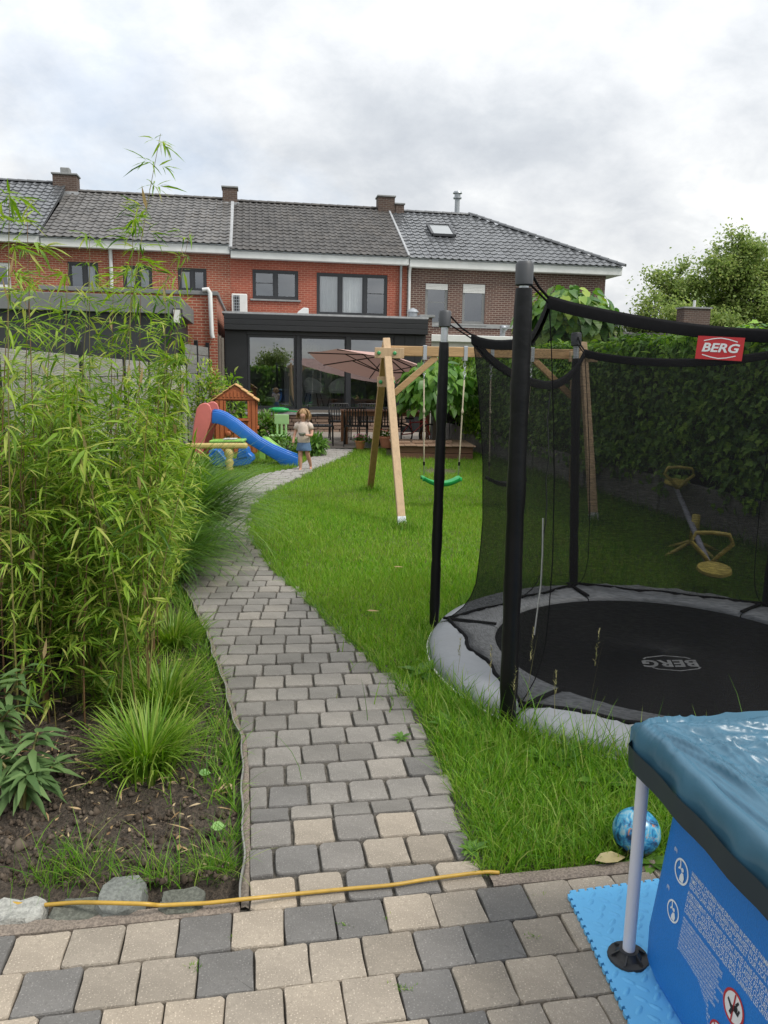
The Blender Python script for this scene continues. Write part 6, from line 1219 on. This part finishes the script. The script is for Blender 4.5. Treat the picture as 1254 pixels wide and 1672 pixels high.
# parasol
m_cano = leafmat('parasol_cloth', [(.47, .31, .275), (.48, .32, .285)], .9, .12, .1); m_rib = pm('parasol_rib', (.03, .022, .02), .6); hub = V(630, 578, 17.0); pr = T('parasol', 'tilted dusty pink parasol with dark ribs over the terrace table', 'parasol', (V(622, 700, 17.2).x, 17.2, .03))
tilt = Matrix.Rotation(R(10), 3, 'Y') @ Matrix.Rotation(R(-9), 3, 'X'); RR = 1.68
rim = [hub+tilt @ Vector((RR*math.cos(R(45*k+10)), RR*math.sin(R(45*k+10)), -.34)) for k in range(8)]; apx = hub+tilt @ Vector((0, 0, .02))
for k in range(8):
    a, b = rim[k], rim[(k+1) % 8]; rows = []
    for i in range(5): f = i/4; sag = Vector((0, 0, -.03*math.sin(math.pi*f))); rows.append([apx.lerp(a, max(f, .03))+sag*.2, apx.lerp((a+b)/2, max(f, .03))+sag+Vector((0, 0, -.02*f)), apx.lerp(b, max(f, .03))+sag*.2])
    mb = MB(); mb.sheet(rows); mb.build('canopy_panel', m_cano, pr, smooth=True, fix=False)
    mb = MB(); mb.tube([apx.lerp(a, .04)-Vector((0, 0, .05)), apx.lerp(a, 1.0)-Vector((0, 0, .015))], .013, 6); rb = mb.build('rib', m_rib, pr); mb = MB(); hb_ = hub+tilt @ Vector((0, 0, -.42)); mb.tube([hb_, apx.lerp(a, .52)-Vector((0, 0, .04))], .011, 6); mb.build('strut', m_rib, rb)
mb = MB(); mb.lathe([(.22, -.01), (.20, .03), (.05, .07), (.03, .09)], 10, apx, m=tilt); mb.build('vent_cap', m_cano, pr); mb = MB(); pb2 = Vector((V(622, 700, 17.2).x, 17.2, .03)); mb.tube([apx, hub+tilt @ Vector((0, 0, -.6)), pb2+Vector((0, 0, 1.2)), pb2], .024, 10); mb.build('pole', m_rib, pr, smooth=True); mb = MB(); mb.lathe([(.25, 0), (.26, .05), (.06, .08), (.04, .2)], 18, pb2); mb.build('base', m_rib, pr, smooth=40)
# pots with flowers
def pot(px, py, r_, h_, mat, cols, lb, nf):
    p = G(px, py, .03); o = T('flower_pot', lb, 'flower pot', p); mb = MB(); mb.lathe([(r_*.72, 0), (r_*.98, h_*.82), (r_*1.08, h_*.83), (r_*1.08, h_), (r_*.95, h_), (r_*.9, h_*.85), (.001, h_*.84)], 20, p); mb.build('pot', mat, o, smooth=35); n = nf*5
    b = np.array(p)+np.stack([rng.normal(0, r_*.5, n), rng.normal(0, r_*.5, n), h_+rng.uniform(0, .08, n)], 1); v, t = leaves(b, rng.normal(0, 1, (n, 3))+[0, 0, .6], np.tile([[0, 0, 1.]], (n, 1)), rng.uniform(.05, .1, n), rng.uniform(.03, .05, n)); np_mesh('leaves', v, t, m_weed, o, kind='stuff')
    b = np.array(p)+np.stack([rng.normal(0, r_*.6, nf), rng.normal(0, r_*.5, nf), h_+rng.uniform(.05, .14, nf)], 1); v, t = joinnp([leaves(b, np.stack([np.cos(np.full(nf, a)), np.sin(np.full(nf, a)), np.full(nf, .5)], 1), np.tile([[0, 0, 1.]], (nf, 1)), np.full(nf, .04), np.full(nf, .035)) for a in np.linspace(0, 6.28, 6)[:-1]]); np_mesh('flowers', v, t, leafmat('petals_%d' % px, cols, .6, .3), o, kind='stuff')
pot(631, 731, .16, .25, m_terra, [(.6, .02, .02), (.75, .05, .05)], 'terracotta pot of red flowers at the lawn edge', 16); pot(588, 733, .11, .18, pm('amber_pot', (.35, .16, .06), .3), [(.7, .15, .35), (.8, .3, .45)], 'amber pot of pink flowers left of the red flowers', 26); pot(603, 731, .08, .12, m_grey, [(.7, .7, .7), (.8, .8, .75)], 'small grey pot with white flowers between two larger pots', 6)
# sandbox
m_sb = woodmat('sandbox_wood', (.15, .07, .04), (.4, 4, 4)); m_sbl = woodmat('lid_wood', (.27, .175, .115), (.4, 4, 4)); s0 = G(645, 750); SF = Frame((s0.x, s0.y), R(3)); SW = SF.px(772, 745)[0]; sbx = T('sandbox', 'low brown wooden sandbox with a paler board lid behind the swing', 'sandbox', SF.pt(SW/2, -.6, 0))
for a in ((0, SW, -.04, 0), (0, SW, -1.3, -1.26), (0, .04, -1.26, -.04), (SW-.04, SW, -1.26, -.04)):
    for k in range(2): mb = MB(); mb.fbox(SF, *a, .005+k*.125, .12+k*.125); mb.build('side_board', m_sb, sbx, bevel=.005)
for k in range(7): mb = MB(); u0 = -.05+k*(SW+.1)/7; mb.fbox(SF, u0+.004, u0+(SW+.1)/7-.004, -1.34, .06, .256+.004*(k % 2), .276+.004*(k % 2)); mb.build('lid_board', m_sbl, sbx, bevel=.004)
for u0, u1, v_ in ((.35, .75, -.35), (SW-.9, SW-.35, -.5), (.05, .3, -.25)): mb = MB(); mb.fbox(SF, u0, u1, v_-.05, v_+.05, .282, .33); mb.build('batten', m_sbl, sbx, bevel=.005)
# bicycle, panel and cover behind
bk = T('child_bike', 'small bicycle with silver handlebar leaning behind the sandbox', 'bicycle', V(680, 720, 17.0).xy.to_3d()); bc_ = Vector(bk.location)+Vector((0, 0, .03)); m_bikew = pm('bike_silver', (.5, .5, .52), .3, .1, metal=.6); m_biker = pm('bike_red', (.4, .04, .04), .4)
for x in (-.34, .30):
    wc = bc_+Vector((x, 0, .25)); mb = MB(); mb.tube([wc+Vector((.24*math.cos(a), 0, .24*math.sin(a))) for a in np.linspace(0, 2*math.pi, 25)], .02, 6); wh = mb.build('wheel', m_chr, bk, smooth=True); mb = MB()
    for k in range(8): a = k*math.pi/4; mb.tube([wc, wc+Vector((.23*math.cos(a), 0, .23*math.sin(a)))], .003, 4)
    mb.build('spokes', m_bikew, wh)
mb = MB()
for a, b in (((-.34, .25), (-.1, .28)), ((-.1, .28), (.2, .55)), ((-.1, .28), (-.16, .6)), ((-.14, .52), (.2, .55)), ((-.34, .25), (-.14, .52)), ((.2, .62), (.30, .25))): mb.tube([bc_+Vector((a[0], 0, a[1])), bc_+Vector((b[0], 0, b[1]))], .014, 6)
mb.build('frame', m_biker, bk); mb = MB(); mb.tube([bc_+Vector((.05, -.22, .74)), bc_+Vector((.16, -.18, .76)), bc_+Vector((.2, 0, .64)), bc_+Vector((.16, .18, .76)), bc_+Vector((.05, .22, .74))], .012, 6); mb.build('handlebar', m_bikew, bk, smooth=True); mb = MB(); mb.box(bc_+Vector((-.17, 0, .62)), (.2, .12, .05)); mb.build('saddle', m_chr, bk, bevel=.02)
p = V(709, 700, 17.4); mb = MB(); mb.box((p.x, p.y, .50), (.16, .12, .94), GA); pn_ = tag(mb.build('storage_panel', m_zinc, bevel=.01), 'upright grey metal panel behind the globe catalpa', 'panel')
p = V(735, 700, 17.6); gb_ = T('grill', 'black kettle grill in the shade behind the front swing rope', 'grill', (p.x, p.y, .03)); mb = MB(); mb.lathe([(.02, .55), (.18, .58), (.27, .68), (.28, .76), (.27, .84), (.18, .94), (.02, .97)], 20, (p.x, p.y, 0)); mb.build('bowl', m_chr, gb_, smooth=True)
for a in (90, 210, 330): mb = MB(); mb.tube([(p.x+.12*math.cos(R(a)), p.y+.12*math.sin(R(a)), .6), (p.x+.26*math.cos(R(a)), p.y+.26*math.sin(R(a)), .03)], .014, 6); mb.build('leg', m_zinc, gb_)

# ================================================================== PLANTS
m_bam = leafmat('bamboo_leaf', [(.05, .12, .015), (.11, .21, .022), (.18, .30, .030), (.23, .37, .045), (.30, .41, .06), (.42, .42, .12)], .45, .38, .3); m_culm = pm('bamboo_culm', (.19, .17, .055), .5, .35, 12); m_culmb = pm('bamboo_culm_brown', (.17, .095, .045), .55, .35, 12); m_sheath = leafmat('culm_sheath', [(.42, .29, .14), (.52, .40, .22)], .7, .3)
bam = T('bamboo', 'tall feathery bamboo clump in the bed left of the path', 'bamboo', (-1.55, 4.0, 0)); q = random.Random(5); LB, LD, LL = [], [], []; SH = []
def culm(bx, by_, h, lx, ly, lv0=.25, dens=1.0, thick=1.0):
    n = 11; pts = []; bend = q.uniform(.6, 1.3)
    for i in range(n): f = i/(n-1); pts.append(Vector((bx+lx*f**1.7*bend, by_+ly*f**1.7*bend, h*f*(1-.06*f))))
    if proj(pts[-1])[0] > 325: pts = [Vector((bx+(p.x-bx)*.25, p.y, p.z)) for p in pts]
    mb = MB(); mb.tube(pts, [.0046*thick*(1-.75*i/(n-1)) for i in range(n)], 6, False); mb.build('culm', q.choice((m_culm, m_culm, m_culmb)), bam, smooth=True, fix=False)
    nn = int(h/.11)
    for k in range(nn):
        f = (k+.5)/nn
        if f < lv0: continue
        i = min(int(f*(n-1)), n-2); p = pts[i].lerp(pts[i+1], f*(n-1)-i)
        if q.random() < .10: SH.append((p, q.uniform(0, 6.28)))
        for _ in range(max(1, int(q.uniform(3.2, 6.4)*dens))):
            a = q.uniform(0, 6.283); e = q.uniform(.1, .9); d = Vector((math.cos(a)*math.cos(e), math.sin(a)*math.cos(e), math.sin(e))); bl = q.uniform(.06, .26)*(1.15-f*.75)
            for j in range(q.choice((4, 5, 6, 7))):
                s = q.uniform(.35, 1.0); b = p+d*bl*s-Vector((0, 0, bl*s*s*.25)); da = a+q.gauss(0, .75); de = q.gauss(-.05, .45); LB.append(b); LD.append(Vector((math.cos(da)*math.cos(de), math.sin(da)*math.cos(de), math.sin(de)))); LL.append(min(.16, q.gammavariate(7, .0115)))
def at_(px, py, d): return V(px, py, d)
for i in range(90):
    d = q.uniform(3.15, 4.7); px = q.gauss(140, 95); px = min(max(px, -60), 265-(4.6-d)*25); b = V(px, 900, d); h = q.uniform(1.15, 1.72)*(1 if d < 4.2 else 1.06); culm(b.x, b.y, h, q.gauss(.02, .14)+(.16 if px > 180 else 0), q.gauss(-.02, .10), .22 if d < 4.1 else .03, 1.0 if d < 4.1 else 1.7)
for px, top, d, lx in ((170, (252, 205), 3.9, 0), (60, (40, 330), 3.4, 0), (10, (8, 285), 3.0, 0), (150, (160, 370), 4.0, 0), (235, (300, 365), 4.4, 0), (205, (230, 330), 3.7, 0), (95, (110, 420), 3.6, 0), (270, (270, 440), 4.2, 0), (30, (40, 440), 3.5, 0), (120, (145, 430), 3.9, 0), (180, (190, 450), 4.1, 0), (225, (225, 420), 4.0, 0), (255, (290, 470), 4.3, 0), (70, (75, 480), 3.8, 0), (-10, (5, 420), 3.3, 0)):
    b = V(px, 900, d); t_ = V(top[0], top[1], d); culm(b.x, b.y, t_.z*1.05, t_.x-b.x, 0, .25, .8, 1.0)
for i in range(38):                                                 # low arching shoots towards the path
    d = q.uniform(3.6, 4.9); px = q.uniform(90, 255); b = V(px, 900, d); culm(b.x, b.y, q.uniform(.5, 1.15), q.uniform(.15, .42), q.uniform(-.2, .1), .15, 1.0, .7)
for i in range(5):
    d = q.uniform(3.0, 3.9); px = q.uniform(-20, 190); b = V(px, 900, d); culm(b.x, b.y, q.uniform(.35, .8), q.gauss(.1, .12), q.uniform(-.25, 0), .2, .8, .6)
LBn, LDn, LLn = np.array([list(p) for p in LB]), np.array([list(p) for p in LD]), np.array(LL)
kp = np.array([(lambda a: (a[0] < 318 or (a[1] > 740 and a[0] < 345)) and (a[1] < 850 or a[0] < 330-(a[1]-850)*.42))(proj(Vector(b_)+Vector(d_)*l_)) for b_, d_, l_ in zip(LBn, LDn, LLn)]); LBn, LDn, LLn = LBn[kp], LDn[kp], LLn[kp]; k = len(LBn)
v, t = leaves(LBn, LDn, np.tile([[0, 0, 1.]], (k, 1))+rng.normal(0, .35, (k, 3)), LLn, LLn*rng.uniform(.08, .125, k), LANCE, .28, .3); np_mesh('foliage', v, t, m_bam, bam, kind='stuff'); print('bamboo leaves', k)
b = np.array([list(p) for p, a in SH]); a = np.array([x[1] for x in SH]); k = len(b); v, t = leaves(b, np.stack([np.cos(a)*.4, np.sin(a)*.4, np.ones(k)], 1), np.stack([-np.cos(a), -np.sin(a), np.full(k, .3)], 1), rng.uniform(.06, .12, k), rng.uniform(.012, .022, k), LANCE, -.1); np_mesh('sheaths', v, t, m_sheath, bam, kind='stuff')
# fountain grass arching over the path
m_fg = leafmat('fountain_grass', [(.045, .12, .02), (.08, .18, .025), (.13, .25, .035), (.20, .31, .05)], .45, .35); m_fgy = leafmat('sedge', [(.08, .17, .018), (.14, .27, .025), (.22, .37, .04), (.33, .38, .10)], .45, .35)
def clump(name, label, c, n, rad, ln, wd, lean, curl, mat, bias=None, sg=6):
    o = T(name, label, 'grass', (c[0], c[1], 0)); a = rng.uniform(0, 6.283, n)
    if bias is not None: a = np.where(rng.uniform(size=n) < bias[1], rng.normal(bias[0], .7, n), a)
    r_ = np.abs(rng.normal(0, rad, n)); b = np.stack([c[0]+r_*np.cos(a), c[1]+r_*np.sin(a), np.full(n, .01)], 1)
    v, t = blades(b, a+rng.normal(0, .25, n), rng.uniform(.6, 1.15, n)*ln, rng.uniform(.7, 1.2, n)*wd, np.abs(rng.normal(lean, .18, n)), np.abs(rng.normal(curl, .35, n)), sg, np.pi/2+rng.normal(0, .4, n)); np_mesh('blades', v, t, mat, o, kind='stuff'); return o
c = V(262, 900, 6.6); clump('fountain_grass', 'fine green fountain grass arching over the path beyond the bamboo', (c.x, c.y), 1900, .16, 1.25, .013, .30, 1.45, m_fg, (0.0, .6), 8)
c = V(238, 900, 5.6); clump('fountain_grass', 'fountain grass clump leaning out of the bamboo onto the path', (c.x, c.y), 1300, .12, .78, .010, .35, 1.4, m_fg, (-.1, .65), 8)
for px, py, n, ln, lb in ((243, 1262, 620, .30, 'front clump of broad grass on the bare soil'), (268, 1170, 640, .31, 'middle clump of broad grass beside the path edging'), (282, 1062, 560, .26, 'rear clump of broad grass under the bamboo'), (205, 1150, 420, .30, 'broad grass clump half under the bamboo leaves')):
    c = G(px, py); clump('sedge_clump', lb, (c.x, c.y), n, .065, ln, .0085, .25, 1.05, m_fgy, None, 5)
# grey-green broadleaf shrubs at the left edge
m_bud = leafmat('greygreen_leaf', [(.07, .135, .045), (.11, .19, .065), (.16, .25, .09)], .6, .25, .25)
def shoot(name, label, base, stems, ln):
    o = T(name, label, 'shrub', (base[0], base[1], 0)); B, D, N_, L = [], [], [], []; 
    for (tx, ty, tz) in stems:
        mb = MB(); p0, p1 = Vector((base[0], base[1], 0)), Vector((tx, ty, tz)); pts = [p0, p0.lerp(p1, .5)+Vector((0, 0, .05)), p1]; mb.tube(pts, [.007, .006, .004], 6, False); mb.build('stem', m_culm, o, smooth=True)
        for k in range(22): f = .35+.65*k/21; p = p0.lerp(p1, f)+Vector((0, 0, .05*math.sin(math.pi*f))); a = k*2.4+q.uniform(-.3, .3); e = .5-.9*(1-f)+q.gauss(0, .15); B.append(p); D.append((math.cos(a)*math.cos(e), math.sin(a)*math.cos(e), math.sin(e)*.8)); L.append(ln*(1.1-.45*f)*q.uniform(.8, 1.2))
    L = np.array(L); v, t = leaves(np.array([list(p) for p in B]), np.array(D), np.tile([[0, 0, 1.]], (len(L), 1))+rng.normal(0, .15, (len(L), 3)), L, L*.29, LANCE, .55, .25); np_mesh('foliage', v, t, m_bud, o, kind='stuff')
c = G(40, 1330); shoot('butterfly_bush', 'grey-green shrub with drooping pointed leaves at the lower left edge', c, [V(62, 1195, 2.62), V(20, 1245, 2.6), V(95, 1245, 2.75), V(-20, 1215, 2.6), V(45, 1265, 2.5)], .135)
c = G(-30, 1260); shoot('butterfly_bush', 'grey-green leaf shoot reaching in beside the bamboo at left', c, [V(40, 1090, 2.9), V(-10, 1120, 2.8), V(15, 1160, 2.75)], .14)
# small shrubs by fence and path
def shrub(label, c, r_, h_, mat, n, ls, outline=OVAL):
    o = T('shrub', label, 'shrub', (c.x, c.y, 0)); mb = MB()
    for k in range(7): a = q.uniform(0, 6.28); mb.tube([(c.x, c.y, 0), (c.x+math.cos(a)*r_*.5, c.y+math.sin(a)*r_*.5, h_*.75)], [.012, .005], 5, False)
    mb.build('stems', m_bark, o); d = randdir(n); b = np.array([c.x, c.y, h_*.52])+d*rng.uniform(.35, 1.05, (n, 1))*[r_, r_, h_*.5]; v, t = leaves(b, d+rng.normal(0, .6, (n, 3)), rng.normal(0, .5, (n, 3))+[0, -.2, 1.], rng.uniform(.7, 1.3, n)*ls, rng.uniform(.7, 1.3, n)*ls*.35, outline, .25); np_mesh('foliage', v, t, mat, o, kind='stuff')
p = V(341, 700, 15.6); shrub('yellow-green shrub between the fence and the playhouse', Vector((p.x, p.y, 0)), .36, 1.75, m_bam, 1500, .10); p = V(378, 700, 17.2); shrub('tall leafy shrub with tan tips behind the playhouse roof', Vector((p.x, p.y, 0)), .35, 1.6, m_fgy, 420, .16, LANCE)
p = G(512, 745); shrub('low green plant at the path edge right of the girl', p, .26, .42, m_weed, 500, .12, LANCE); p = G(468, 741); shrub('low green plant behind the green slide', p, .35, .35, m_weed, 420, .10); p = G(436, 735); shrub('dark green plant under the window beside the playhouse', p, .3, .75, m_fg, 600, .16, LANCE)
